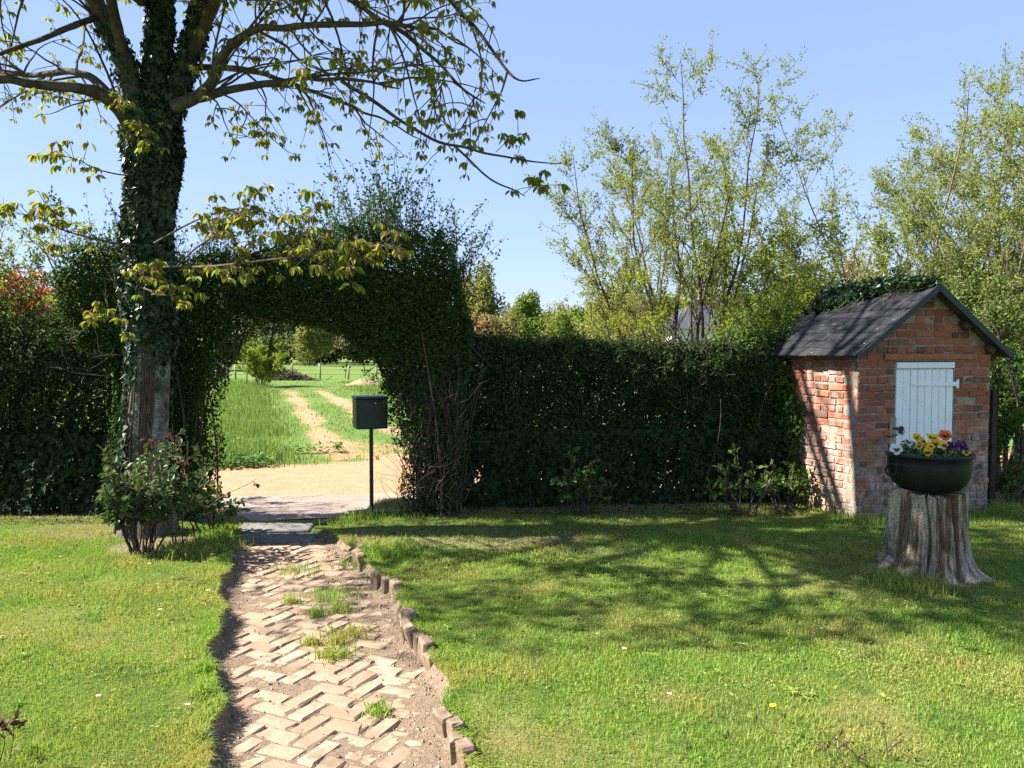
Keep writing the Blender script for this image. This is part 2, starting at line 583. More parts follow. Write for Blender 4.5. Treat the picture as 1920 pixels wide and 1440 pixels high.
n = N('lane_asphalt')
p = n.geo("Position")
b = n.noise(1.6, 5, .6, n.scaled(p, (.5, 1, 1)))
c = n.noise(90, 4, .75, p)
col = n.ramp(n.math('ADD', n.math('MULTIPLY', b, .5), n.math('MULTIPLY', c, .5)), [(.35, (.20, .155, .125)), (.5, (.29, .225, .185)), (.66, (.37, .295, .245))])
n.color(col).set(.9, .15)
n.bump(c, .5, .01)
M['lane'] = n.m
mb = MB()
lx = np.linspace(-60, 60, 400)
ln = lane_near(lx) + .05 * np.sin(lx * 2.3) + .03 * np.sin(lx * 7.1)
lf = lane_far(lx) + .07 * np.sin(lx * 1.7 + 1) + .05 * np.sin(lx * 6.3)
V = np.concatenate([np.stack([lx, ln - .05, np.full_like(lx, -.29)], 1), np.stack([lx, (ln + lf) / 2, np.full_like(lx, -.272)], 1), np.stack([lx, lf, np.full_like(lx, -.29)], 1)])
k = len(lx)
i = np.arange(k - 1)
mb.add(V, np.concatenate([np.stack([i, i + 1, i + 1 + k, i + k], 1), np.stack([i + k, i + 1 + k, i + 1 + 2 * k, i + 2 * k], 1)]))
tag(mb.build('lane', M['lane']), kind='structure')

# ------------------------------------------------------------------ the brick path (herringbone)
n = N('path_brick')
p = n.geo("Position")
isl = n.geo("Random Per Island")
c = n.ramp(isl, [(0, (.31, .205, .14)), (.35, (.37, .26, .18)), (.7, (.42, .305, .215)), (.9, (.35, .22, .15)), (1, (.27, .16, .11))])
f = n.noise(14, 5, .65, p)
g = n.noise(120, 4, .7, p)
c = n.mix(n.maprange(f, .45, .6, 0, .85), c, (.27, .195, .13))
c = n.mix(n.maprange(g, .45, .7, 0, .55), c, (.16, .11, .075))
c = n.mix(n.maprange(n.noise(5, 4, .6, p), .56, .66, 0, .6), c, (.14, .115, .07))
n.color(c).set(.9, .15)
n.bump(n.math('ADD', n.math('MULTIPLY', f, .5), g), .5, .006)
M['pathbrick'] = n.m
mb = MB()
w = .108
th = math.atan2(1, -.36) - R(45)
ca, sa = math.cos(th), math.sin(th)
for i in range(-70, 71):
    for j in range(-70, 71):
        m_ = (i - j) % 4
        if m_ not in (0, 3): continue
        cx, cy, sx, sy = (i + 1, j + .5, 2, 1) if m_ == 0 else (i + .5, j + 1, 1, 2)
        cx, cy = cx * w, cy * w
        X, Y = -.9 + cx * ca - cy * sa, 4.6 + cx * sa + cy * ca
        if Y < 1.2 or Y > 7.75: continue
        l_, r_ = float(xL(Y)), float(xR(Y))
        if X < l_ + .03 or X > r_ - .05 - .03 * math.sin(Y * 3): continue
        dz = random.gauss(0, .0022) - (.012 if random.random() < .08 else 0) - .010 * max(0, float(noise2(X, Y, 1.4)))
        t = th + random.gauss(0, .025)
        tx, ty = random.gauss(0, .009), random.gauss(0, .009)
        Rm = Matrix.Rotation(t, 3, 'Z') @ Matrix.Rotation(tx, 3, 'X') @ Matrix.Rotation(ty, 3, 'Y')
        mb.box((X, Y, -.1135 + dz), (sx * w - .011 + random.gauss(0, .003), sy * w - .012 + random.gauss(0, .003), .06), Rm, bev=.011, jit=.0022)
tag(mb.build('path', M['pathbrick']), kind='structure')

# two concrete slabs make the step at the end of the path
n = N('old_concrete')
p = n.geo("Position")
f, g = n.noise(7, 6, .65, p), n.noise(90, 4, .7, p)
c = n.ramp(f, [(.3, (.10, .092, .082)), (.5, (.17, .16, .145)), (.7, (.24, .225, .2))])
n.color(n.mix(n.maprange(g, .5, .72, 0, .5), c, (.06, .055, .045))).set(.92, .15)
n.bump(n.math('ADD', f, g), .6, .01)
M['concrete'] = n.m
for k, (y0, y1, z, lab) in enumerate(((7.56, 7.93, -.062, 'grey concrete step slab across the end of the brick path, the nearer of two'),
                                      (7.955, 8.36, -.052, 'grey concrete step slab at the end of the brick path, the farther of two'))):
    mb = MB()
    a = at(458 - 2 * k, 1000, (y0 + y1) / 2)
    xc = -2.16 - .12 * k
    mb.box((xc, (y0 + y1) / 2, z - .05), (.70, y1 - y0, .1), Matrix.Rotation(R(4), 3, 'Z'), bev=.012, jit=.003)
    tag(mb.build('step_slab', M['concrete']), lab, 'slab', 'concrete step slabs at the path end')

# upright edging bricks along the right side of the path
n = N('edging_brick')
p = n.geo("Position")
f, g = n.noise(16, 5, .65, p), n.noise(110, 4, .7, p)
c = n.ramp(f, [(.3, (.12, .085, .06)), (.5, (.22, .155, .11)), (.7, (.32, .235, .17))])
c = n.mix(n.maprange(g, .5, .7, 0, .5), c, (.12, .11, .06))
n.color(c).set(.92, .12)
n.bump(n.math('ADD', f, g), .6, .008)
M['edgebrick'] = n.m
clusters = [((3.42, 3.53, 3.64, 3.75), 'in the nearest cluster of four'),
            ((4.52, 4.64, 4.77, 4.90, 5.03, 5.16), 'in the cluster of six halfway along the path'),
            ((5.74, 5.87, 6.0, 6.13), 'in the cluster of four beyond the halfway six'),
            ((6.62, 6.78, 6.94), 'in the farthest cluster of three')]
ordn = ['first', 'second', 'third', 'fourth', 'fifth', 'sixth']
for ys, cl in clusters:
    for k, y in enumerate(ys):
        mb = MB()
        tilt = R(random.uniform(-16, 4))
        yaw = math.atan2(1, -.4) + R(random.uniform(-14, 14))
        Rm = Matrix.Rotation(yaw, 3, 'Z') @ Matrix.Rotation(tilt, 3, 'X') @ Matrix.Rotation(R(random.gauss(0, 7)), 3, 'Y')
        mb.box((float(xR(y)) - .03 + random.gauss(0, .012), y, -.062 + random.gauss(0, .012)), (.105, .062, .2), Rm, bev=.009, jit=.0025)
        tag(mb.build('edging_brick', M['edgebrick']), 'upright edging brick, %s from the front, %s' % (ordn[k], cl), 'brick', 'upright edging bricks along the path')
# flint stones at the foot of the left bank
M['flint'] = plain_mat('flint_stone', (.2, .18, .16), .8, .2, .5, 22, .5)
for (px, py, s, lab) in ((366, 1372, .055, 'small rough grey stone standing at the left turf edge of the path'),
                         (360, 1420, .065, 'rough dark stone lowest on the left turf edge of the path')):
    bm = bmesh.new()
    bmesh.ops.create_icosphere(bm, subdivisions=3, radius=1)
    V = np.array([v.co[:] for v in bm.verts])
    F = np.array([[v.index for v in f.verts] for f in bm.faces])
    bm.free()
    q = at(px, py, 3.75 if s < .06 else 3.5)
    V = V * (1 + .28 * noise3(V + s * 99, 1.1))[:, None] * np.array((s * .75, s, s * 1.3))
    mb = MB().add(V + np.array((q[0] + .03, q[1], -.075)), F, 0, False)
    tag(mb.build('edging_stone', M['flint']), lab, 'stone', 'stones at the left path edge')


# crumbs of earth and grit over the path and along its edges
k = 5200
y = rng.uniform(2.9, 7.7, k)
u = rng.uniform(0, 1, k)
x = np.where(u < .4, xR(y) - np.abs(rng.normal(0, .13, k)), np.where(u < .7, xL(y) + np.abs(rng.normal(0, .07, k)), xL(y) + (xR(y) - xL(y)) * rng.uniform(0, 1, k)))
s_ = .0025 + rng.exponential(.0022, k)
s_ = np.minimum(s_, .014)
oc = np.array([(1, 0, 0), (0, 1, 0), (-1, 0, 0), (0, -1, 0), (0, 0, .8), (0, 0, -.8)])
V = np.stack([x, y, ground_z(x, y) + s_ * .25], 1)[:, None] + oc[None] * s_[:, None, None] * rng.uniform(.6, 1.4, (k, 6, 1))
F = np.array([(0, 1, 4), (1, 2, 4), (2, 3, 4), (3, 0, 4), (1, 0, 5), (2, 1, 5), (3, 2, 5), (0, 3, 5)])
mb = MB()
mb.add(V.reshape(-1, 3), (np.arange(k)[:, None, None] * 6 + F[None]).reshape(-1, 3))
M['crumb'] = leaf_mat('earth_crumb', [(.13, .085, .055), (.22, .155, .10), (.33, .25, .17), (.45, .38, .3)], 0.0, .9, .1)
tag(mb.build('gravel', M['crumb']), 'loose earth crumbs and grit on the brick path', 'gravel', kind='stuff')


# ------------------------------------------------------------------ grass
def blades(P, H, W, lean, droop=.35):
    """three-point blades: quad + triangle"""
    n_ = len(P)
    a = rng.uniform(0, 2 * math.pi, n_)
    side = np.stack([np.cos(a), np.sin(a), np.zeros(n_)], 1)
    la = rng.uniform(0, 2 * math.pi, n_)
    ld = np.stack([np.cos(la), np.sin(la), np.zeros(n_)], 1) if np.ndim(lean) < 2 else lean
    lm = (np.abs(rng.normal(0, 1, n_)) * (lean if np.ndim(lean) < 2 else 1))[:, None] if np.ndim(lean) < 2 else 1.0
    up = np.array((0, 0, 1.0))
    H = np.asarray(H)[:, None]
    W = np.broadcast_to(W, (n_,))[:, None]
    mid = P + up * H * .6 + ld * lm * H * .35
    tip = P + up * H * (1 - droop * np.minimum(lm, 1.2)) + ld * lm * H * 1.0
    V = np.stack([P - side * W / 2, P + side * W / 2, mid + side * W * .42, mid - side * W * .42, tip], 1).reshape(-1, 3)
    b = (np.arange(n_) * 5)[:, None]
    return V, b + np.array([[0, 1, 2, 3]]), b + np.array([[3, 2, 4]])


def in_shed(x, y):
    dx, dy = x - 3.35, y - 8.25
    s, t = dx * .955 + dy * .297, -dx * .297 + dy * .955
    return (s > -.03) & (s < 1.66) & (t > -.03) & (t < 1.4)


NG = 370000
d = rng.uniform(2.9, 9.5, NG)
px = rng.uniform(-260, 2180, NG)
x, y = (px - 960) / 1600 * d, d + 0
keep = (path_w(x, y) < .15) & ~in_shed(x, y) & (y < lane_near(x) - .05)
sm_ = soil_mask(x, y)
keep &= rng.uniform(0, 1, NG) > sm_ * .93
keep &= ~((np.abs(x + 2.2) < .42) & (y > 7.5) & (y < 8.4))
keep &= np.hypot(x - 3.07, y - 6.25) > .3
x, y = x[keep], y[keep]
P = np.stack([x, y, ground_z(x, y, False) - .004], 1)
hn = 1 + .45 * noise2(x, y, 1.7) + .3 * noise2(x, y, 6)
H = np.clip(rng.uniform(.016, .037, len(x)) * hn, .017, .07)
Wd = .0026 + .00028 * y
mb = MB()
V, F4, F3 = blades(P, H, Wd, .55)
mb.add(V, F4)
mb.F.append((F3, 0, False))
# longer blades hang over the edges of the path
for side, cnt in ((-1, 12000), (1, 14000)):
    y = rng.uniform(2.9, 7.8, cnt)
    y = y[(noise2(y * 0 + side * 3, y, 2.2) + rng.normal(0, .5, cnt)) > -.3]
    e = xL(y) if side < 0 else xR(y)
    x = e + side * np.abs(rng.normal(0, .05, len(y))) + (.012 if side < 0 else -.02)
    P = np.stack([x, y, ground_z(e + side * .09, y, False) - .012], 1)
    dr = norm(np.stack([np.full(len(y), -side * 1.0), rng.normal(0, .7, len(y)), np.zeros(len(y))], 1)) * rng.uniform(.1, 1.1, (len(y), 1))
    k0 = mb.n
    V, F4, F3 = blades(P, rng.uniform(.025, .075, len(y)), .0042, dr, .55)
    mb.add(V, F4)
    mb.F.append((F3 + k0, 0, False))
# clover and daisy rosettes among the blades
k = 46000
d = rng.uniform(2.9, 7.5, k)
x, y = (rng.uniform(-260, 2180, k) - 960) / 1600 * d, d
m_ = (noise2(x, y, 2.6) + .6 * noise2(x, y, 7) > .25) & (path_w(x, y) < .1) & (soil_mask(x, y) < .4) & (np.hypot(x - 3.07, y - 6.25) > .36)
x, y = x[m_], y[m_]
P = np.stack([x, y, ground_z(x, y, False) + rng.uniform(.008, .024, len(x))], 1)
D = rand_dir(len(P)) * (1, 1, .25)
mb.leaves(P, D, rng.normal(0, .3, P.shape) + (0, 0, 1), rng.uniform(.008, .017, len(P)), rng.uniform(.007, .012, len(P)), 'diamond', .1)
# flat rosettes of plantain and dandelion leaves
k = 150
d = rng.uniform(3.9, 8, k)
x, y = (rng.uniform(-200, 2120, k) - 960) / 1600 * d, d
m_ = (path_w(x, y) < .05) & (soil_mask(x, y) < .4) & (np.abs(x - xL(y)) > .1) & (np.abs(x - xR(y)) > .1) & (np.hypot(x - 3.07, y - 6.25) > .45)
for x_, y_ in zip(x[m_], y[m_]):
    q = rng.integers(6, 11)
    a_ = rng.uniform(0, 2 * math.pi, q)
    D = np.stack([np.cos(a_), np.sin(a_), rng.uniform(.1, .55, q)], 1)
    mb.leaves(np.tile((x_, y_, float(ground_z(x_, y_, False)) + .012), (q, 1)), D, np.tile((0, 0, 1.0), (q, 1)) + rng.normal(0, .15, (q, 3)), rng.uniform(.022, .048, q), rng.uniform(.009, .017, q), 'oval', .2, .25)
# tufts standing in the path and round the stump, the letterbox and the hedge feet
tufts = [(630, 1250, 4.75, .10, 260), (710, 1383, 4.0, .05, 110), (650, 1190, 5.1, .14, 220), (620, 1115, 5.9, .2, 240), (640, 1145, 5.6, .08, 140),
         (585, 1218, 4.95, .05, 110), (628, 1216, 4.95, .05, 110), (545, 1128, 5.8, .07, 100), (560, 1065, 6.6, .2, 160), (590, 1155, 5.5, .06, 90),
         (700, 1060, 6.75, .18, 500), (735, 1045, 6.9, .22, 500), (660, 965, 8.35, .2, 700), (770, 960, 8.4, .2, 300), (400, 1035, 7.2, .16, 600), (420, 1010, 7.5, .18, 500),
         (380, 1400, 3.55, .05, 160), (378, 1310, 4.0, .05, 160), (385, 1255, 4.3, .05, 120),
         (350, 1040, 6.9, .25, 700), (1660, 1085, 6.15, .18, 420), (1720, 1112, 5.85, .22, 500), (1840, 1085, 6.2, .13, 300), (1625, 965, 8.15, .35, 500), (1880, 950, 8.7, .3, 500)]
for (px_, py_, d_, r_, c_) in tufts:
    q = at(px_, py_, d_)
    x = q[0] + rng.normal(0, r_ * .55, c_)
    y = d_ + rng.normal(0, r_ * .5, c_)
    P = np.stack([x, y, ground_z(x, y, False) - .003], 1)
    k0 = mb.n
    V, F4, F3 = blades(P, rng.uniform(.03, .085, c_) * (1.6 if c_ >= 500 else 1), .0055, .7)
    mb.add(V, F4)
    mb.F.append((F3 + k0, 0, False))
tag(mb.build('lawn_grass', M['grass']), 'short bright green mown grass growing over the lawn', 'grass', kind='stuff')

# grass of the field seen through the arch and over the hedge
mb = MB()
NF = 90000
d = 11 + 40 * rng.uniform(0, 1, NF) ** 1.5
px = rng.uniform(180, 1000, NF)
x, y = (px - 960) / 1600 * d, d
tr = x + 3.7 + .295 * (y - 17.3)
wv = wear(x, y)
tall = smooth(-.4, -1.4, tr) * smooth(13.5, 15, y)
tall = np.maximum(tall, smooth(2.6, 3.8, tr) * smooth(16, 18, y) * .75)
keep = rng.uniform(0, 1, NF) > wv * 1.05
keep &= (y > lane_far(x) + .1)
keep &= rng.uniform(0, 1, NF) < (.35 + .65 * tall)
x, y, tall = x[keep], y[keep], tall[keep]
P = np.stack([x, y, np.full(len(x), -.33)], 1)
H = rng.uniform(.05, .1, len(x)) + tall * rng.uniform(.06, .22, len(x)) * np.clip(1 + .7 * noise2(x, y, .8), .2, 2)
V, F4, F3 = blades(P, H, .007 + .0004 * y, .4)
mb.add(V, F4)
mb.F.append((F3, 0, False))
tag(mb.build('meadow_grass', M['tallgrass']), 'long green meadow grass beside the sandy field track', 'grass', kind='stuff')

# ------------------------------------------------------------------ hedges
def off_house(A):
    px_, py_, _ = project(A)
    return ~((px_ > 1252) & (px_ < 1338) & (py_ > 572) & (py_ < 648) & (rng.uniform(0, 1, len(A)) < .85))


def leaf_frames(n_, normal, up=.25, spread=.8):
    Nn = norm(normal * .6 + rng.normal(0, spread, (n_, 3)) * .55 + np.array((0, 0, up)))
    D = norm(np.cross(Nn, rand_dir(n_)))
    return D, Nn


def hedge_box(n_, lo, hi, w, bump=.07, inward=.06, rag=.05):
    """points on the faces of a box: w = (front, back, left, right, top)"""
    lo, hi = np.array(lo, float), np.array(hi, float)
    f = rng.choice(5, n_, p=np.array(w, float) / np.sum(w))
    P = lo + rng.uniform(0, 1, (n_, 3)) * (hi - lo)
    Nn = np.zeros((n_, 3))
    for k, (ax, v, s) in enumerate(((1, lo[1], -1), (1, hi[1], 1), (0, lo[0], -1), (0, hi[0], 1), (2, hi[2], 1))):
        m = f == k
        P[m, ax] = v
        Nn[m, ax] = s
    off = bump * noise3(P, 1.6) + .8 * bump * noise3(P, 5) - rng.exponential(inward, n_) + np.abs(rng.normal(0, rag, n_)) * (f == 4)
    return P + Nn * off[:, None], Nn


def stems(mb, P0, hgt, n_seg=6, wander=.12, r=.012, sides=4, lean=.12):
    k = len(P0)
    pts = np.zeros((k, n_seg + 1, 3))
    pts[:, 0] = P0
    d_ = norm(np.stack([rng.normal(0, lean, k), rng.normal(0, lean, k), np.ones(k)], 1))
    for i in range(n_seg):
        d_ = norm(d_ + rng.normal(0, wander, (k, 3)) + np.array((0, 0, .05)))
        pts[:, i + 1] = pts[:, i] + d_ * (np.asarray(hgt)[:, None] / n_seg)
    rad = np.outer(np.ones(k) * r * rng.uniform(.6, 1.4, k), np.linspace(1, .35, n_seg + 1))
    mb.tubes(pts, rad, sides)
    return pts


def shoots(mbw, mbl, base, hgt, leafL, dens=38, lean=.25, r=.004, kind='diamond'):
    """thin upright shoots with small leaves"""
    k = len(base)
    pts = stems(mbw, base, hgt, 6, .14, r, 4, lean)
    A = []
    for i in range(k):
        m = max(4, int(dens * hgt[i]))
        t = rng.uniform(.12, 1, m) * 5.999
        j = t.astype(int)
        A.append(pts[i, j] * (1 - (t - j))[:, None] + pts[i, j + 1] * (t - j)[:, None])
    A = np.concatenate(A)
    A = A + rng.normal(0, .022, A.shape)
    D = norm(rand_dir(len(A)) + np.array((0, 0, .35)))
    mbl.leaves(A, D, rand_dir(len(A)) + np.array((0, 0, .8)), leafL * rng.uniform(.6, 1.25, len(A)), leafL * .58, kind)


def slant(m):
    """the hedge runs slightly away from the house towards the shed"""
    for v in m.V: v[:, 1] += .125 * (v[:, 0] + .75)
    return m


# --- the clipped hedge between the arch and the brick shed
h = thing('hedge', 'tall dark clipped hedge between the leafy arch and the brick shed', 'hedge', (1.2, 9.1, 0))
mb = MB()
P, Nn = hedge_box(62000, (-.75, 8.78, .35), (2.8, 9.6, 1.72), (6.2, 2.0, .4, .9, 2.8), .085, .06, .05)
P[:, 2] += -.12 * smooth(.6, 1.9, P[:, 0]) * smooth(1.2, 1.8, P[:, 2])
thin = (P[:, 2] < .85) & (noise3(P, 2.6) > .6)
P, Nn = P[~thin], Nn[~thin]
D, NN = leaf_frames(len(P), Nn)
mb.leaves(P, D, NN, rng.uniform(.026, .056, len(P)), rng.uniform(.016, .034, len(P)), 'diamond')
Pi = np.array((-.7, 8.9, .7)) + rng.uniform(0, 1, (6000, 3)) * np.array((3.6, .6, 1.0))  # oversized leaves inside the hedge, added to stop light passing through
D, NN = leaf_frames(len(Pi), np.zeros((len(Pi), 3)))
mb.leaves(Pi, D, NN, .085, .06, 'diamond')
slant(mb).build('foliage', M['hedge'], h)
mb = MB()
P, Nn = hedge_box(14500, (-.72, 8.72, .02), (2.95, 9.55, .8), (6, .6, .2, .2, 0), .07, .09, 0)
thin = noise3(P, 2.2) > .8
P, Nn = P[~thin], Nn[~thin]
D = norm(rng.normal(0, .5, P.shape) + np.array((0, -.4, -.8)))
mb.leaves(P, D, norm(Nn + rng.normal(0, .45, P.shape) + np.array((0, 0, .3))), rng.uniform(.04, .075, len(P)), rng.uniform(.04, .07, len(P)), 'ivy', .12)
slant(mb).build('low_foliage', M['hedgelow'], h)
mb = MB()
k = 60
stems(mb, np.stack([rng.uniform(-.7, 2.9, k), rng.uniform(8.72, 9.4, k), np.full(k, -.02)], 1), rng.uniform(.7, 1.5, k), 7, .08, .008, 5)
P = np.stack([rng.uniform(1.2, 2.4, 130), rng.uniform(8.65, 9.1, 130), rng.uniform(1.2, 1.8, 130)], 1)     # dead brambles near the top
stems(mb, P, rng.uniform(.2, .45, 130), 5, .6, .0035, 4, 1.5)
slant(mb).build('stem', M['hedgestem'], h)
mb, mw = MB(), MB()
k = 90
shoots(mw, mb, np.stack([rng.uniform(-.7, 1.65, k), rng.uniform(8.85, 9.5, k), rng.uniform(1.6, 1.72, k)], 1), rng.uniform(.06, .22, k) * (1 + 1.2 * (rng.uniform(0, 1, k) < .12)), .03, 90, .4)
slant(mb).build('young_shoots', M['arch'], h)
slant(mw).build('shoot_stem', M['hedgestem'], h)

# --- bright overgrown end of the hedge beside the shed
h = thing('bush', 'bright yellow-green bush spilling over the hedge at the left wall of the brick shed', 'bush', (2.75, 9.35, 0))
mb, mw = MB(), MB()
P = np.array((2.72, 9.35, 1.66)) + rand_dir(9000) * (rng.uniform(.3, 1, 9000) ** .6)[:, None] * np.array((.6, .4, .28))
P[:, 2] += .06 * noise3(P, 3)
P = P[off_house(P + np.array((0, .4, 0)))]
D, NN = leaf_frames(len(P), norm(P - np.array((2.62, 9.3, 1.6))), .4)
mb.leaves(P, D, NN, rng.uniform(.03, .055, len(P)), .028, 'diamond')
P, Nn = hedge_box(6500, (2.15, 8.88, .2), (2.92, 9.4, 1.55), (4, .5, .5, .5, .5), .1, .08)
D, NN = leaf_frames(len(P), Nn, .3)
mb.leaves(P, D, NN, rng.uniform(.035, .06, len(P)), .036, 'diamond')
k = 45
shoots(mw, mb, np.stack([rng.uniform(2.55, 3.2, k), rng.uniform(9.0, 9.6, k), rng.uniform(1.6, 1.95, k)], 1), rng.uniform(.15, .5, k), .045, 60, .4)
k = 30
stems(mw, np.stack([rng.uniform(2.2, 3.0, k), rng.uniform(9, 9.4, k), np.full(k, -.02)], 1), rng.uniform(1.1, 1.7, k), 7, .14, .012, 5)
slant(mb).build('foliage', M['laurel'], h)
slant(mw).build('stem', M['hedgestem'], h)

# --- the clipped hedge left of the cherry tree
h = thing('hedge', 'dark clipped hedge running to the left edge, behind the ivy-covered cherry tree', 'hedge', (-6, 9, 0))
mb = MB()
P, Nn = hedge_box(60000, (-9.5, 8.5, .02), (-3.75, 9.5, 1.85), (6.5, 1.5, .2, .2, 3.0), .09, .08, .06)
D, NN = leaf_frames(len(P), Nn)
mb.leaves(P, D, NN, rng.uniform(.03, .055, len(P)), rng.uniform(.02, .034, len(P)), 'diamond')
Pi = np.array((-9.4, 8.65, .1)) + rng.uniform(0, 1, (6500, 3)) * np.array((5.6, .7, 1.6))  # large inner leaves, added so the hedge lets no light through
D, NN = leaf_frames(len(Pi), np.zeros((len(Pi), 3)))
mb.leaves(Pi, D, NN, .09, .06, 'diamond')
mb.build('foliage', M['hedge'], h)
mb = MB()
P, Nn = hedge_box(11000, (-9.5, 8.44, .0), (-3.7, 9.5, .8), (6, .6, .2, .2, 0), .07, .12, 0)
D = norm(rng.normal(0, .5, P.shape) + np.array((0, -.4, -.8)))
mb.leaves(P, D, norm(Nn + rng.normal(0, .45, P.shape) + np.array((0, 0, .3))), rng.uniform(.04, .08, len(P)), rng.uniform(.04, .07, len(P)), 'ivy', .12)
mb.build('low_foliage', M['hedgelow'], h)
mb, mw = MB(), MB()
k = 170
shoots(mw, mb, np.stack([rng.uniform(-9, -3.8, k), rng.uniform(8.6, 9.4, k), rng.uniform(1.72, 1.88, k)], 1), rng.uniform(.1, .4, k), .042, 70, .4)
mb.build('young_shoots', M['laurel'], h)
k = 60
stems(mw, np.stack([rng.uniform(-9, -3.8, k), rng.uniform(8.6, 9.3, k), np.full(k, -.02)], 1), rng.uniform(1, 1.7, k), 7, .1, .013, 5)
mw.build('stem', M['hedgestem'], h)

# --- the leafy arch over the gateway: outline in the plane of its front, 0.85 m deep
YA, YB = 8.32, 9.15
out_px = [(212, 985), (208, 800), (204, 680), (130, 640), (108, 570), (128, 480), (190, 440), (290, 468), (370, 490), (440, 482), (520, 468), (600, 445), (660, 425), (760, 420), (830, 432), (858, 480),
          (874, 530), (868, 590), (880, 650), (876, 720), (872, 850), (866, 968), (758, 968), (752, 900), (738, 810), (716, 745), (702, 690), (672, 650), (622, 622), (560, 598), (505, 590), (452, 606),
          (400, 660), (382, 710), (370, 800), (366, 880), (384, 972)]
POLY = np.array([at(a, b, 8.36)[[0, 2]] for a, b in out_px])
POLY[:, 1] = np.maximum(POLY[:, 1], -.02)


def in_poly(P, poly):
    x, z = P[:, 0], P[:, 1]
    c = np.zeros(len(P), bool)
    j = len(poly) - 1
    for i in range(len(poly)):
        xi, zi, xj, zj = *poly[i], *poly[j]
        c ^= ((zi > z) != (zj > z)) & (x < (xj - xi) * (z - zi) / (zj - zi + 1e-12) + xi)
        j = i
    return c


def edge_dist(P, poly):
    A, B = poly, np.roll(poly, -1, 0)
    best = np.full(len(P), 9.0)
    nrm = np.zeros((len(P), 2))
    for a, b in zip(A, B):
        ab = b - a
        t = np.clip(((P - a) @ ab) / (ab @ ab), 0, 1)
        q = a + t[:, None] * ab
        dd = np.linalg.norm(P - q, axis=1)
        m = dd < best
        best[m] = dd[m]
        nrm[m] = ((P - q) / np.maximum(dd, 1e-6)[:, None])[m]
    return best, nrm


h = thing('hedge_arch', 'tall leafy hedge arch grown over the garden path opening', 'hedge arch', (-2.1, 8.7, 0))
lo, hi = POLY.min(0) - .1, POLY.max(0) + .15
Q = lo + rng.uniform(0, 1, (420000, 2)) * (hi - lo)
Q3 = np.stack([Q[:, 0], Q[:, 0] * 0, Q[:, 1]], 1)
wob = np.stack([noise3(Q3, 2.1), noise3(Q3 + 7, 2.1)], 1) * .085 + np.stack([noise3(Q3 + 3, 6), noise3(Q3 + 5, 6)], 1) * .035
ins = in_poly(Q + wob, POLY)
Q = Q[ins]
dist, nr = edge_dist(Q, POLY)
u = rng.uniform(0, 1, len(Q))
y = np.where(u < .5, YA + rng.exponential(.07, len(Q)), np.where(u < .68, YB - rng.exponential(.08, len(Q)), rng.uniform(YA, YB, len(Q))))
y = y + .07 * noise3(np.stack([Q[:, 0], y, Q[:, 1]], 1), 1.7)
keep = (u < .68) | (dist < .05 + rng.exponential(.07, len(Q)))
keep &= rng.uniform(0, 1, len(Q)) < np.where(Q[:, 1] < 1.2, np.where(Q[:, 0] > -1.3, .42, .8), 1.0)
keep &= rng.uniform(0, 1, len(Q)) < .62
keep &= ~((Q[:, 1] > 2.35) & (rng.uniform(0, 1, len(Q)) < smooth(2.15, 2.85, Q[:, 1]) * .6))
P = np.stack([Q[:, 0], y, Q[:, 1]], 1)[keep]
Nn = np.stack([-nr[:, 0] * (dist < .12), np.where(y < (YA + YB) / 2, -1, 1) * (dist > .05), -nr[:, 1] * (dist < .12)], 1)[keep]
mb = MB()
D, NN = leaf_frames(len(P), Nn)
mb.leaves(P, D, NN, rng.uniform(.026, .05, len(P)), rng.uniform(.017, .032, len(P)), 'diamond')
mi_ = rng.choice(len(Q), 9000)  # big leaves filling the arch's inside, added to block light
P = np.stack([Q[mi_, 0], rng.uniform(YA + .15, YB - .1, 9000), Q[mi_, 1]], 1)
P = P[(dist[mi_] > .13) & (P[:, 2] < 2.35)]
D, NN = leaf_frames(len(P), np.zeros((len(P), 3)))
mb.leaves(P, D, NN, .08, .055, 'diamond')
mb.build('foliage', M['arch'], h)
mb = MB()
k = 90                                                     # bare stems of the two legs
xs = np.where(rng.uniform(0, 1, k) < .65, rng.uniform(-1.0, -.52, k), rng.uniform(-3.75, -3.05, k))
stems(mb, np.stack([xs, rng.uniform(8.26, 9.0, k), np.full(k, -.03)], 1), rng.uniform(1.1, 1.9, k), 9, .05, .012, 5, .02)
k = 320                                                    # tangle of thin dead twigs on the right leg
P = np.stack([rng.uniform(-1.1, -.48, k), rng.uniform(8.2, 8.45, k), rng.uniform(0, 1.1, k)], 1)
stems(mb, P, rng.uniform(.2, .6, k), 5, .3, .0035, 4, .35)
k = 40                                                     # arching limbs across the top
t = np.linspace(0, 1, 12)
for i in range(k):
    x0, x1 = (-3.4 + rng.normal(0, .3), -.8 + rng.normal(0, .2))
    yy = rng.uniform(YA + .1, YB - .1)
    zz = rng.uniform(2.15, 2.75)
    pts = np.stack([x0 + (x1 - x0) * t + rng.normal(0, .02, 12), np.full(12, yy) + rng.normal(0, .03, 12), 1.6 + (zz - 1.6) * np.sin(t * math.pi) ** .5 + rng.normal(0, .03, 12)], 1)
    mb.tubes(pts, np.full(12, .011), 5)
mb.build('stem', M['hedgestem'], h)
mb, mw = MB(), MB()
k = 430
xs = np.concatenate([rng.uniform(-2.1, -.45, 270), rng.uniform(-4.5, -2.1, 160)])
top = np.interp(xs, [-4.6, -4.2, -3.3, -2.3, -1.8, -1.2, -.5], [2.4, 2.7, 2.6, 2.6, 2.72, 2.8, 2.5])
hg = rng.uniform(.12, .66, k) * np.where(xs > -2.1, 1.6, 1.15) * (1 - .35 * (xs > -.75))
shoots(mw, mb, np.stack([xs, rng.uniform(YA + .05, YB - .05, k), top - rng.uniform(.05, .3, k)], 1), hg, .040, 36, .5)
k = 420                                                    # ragged side shoots
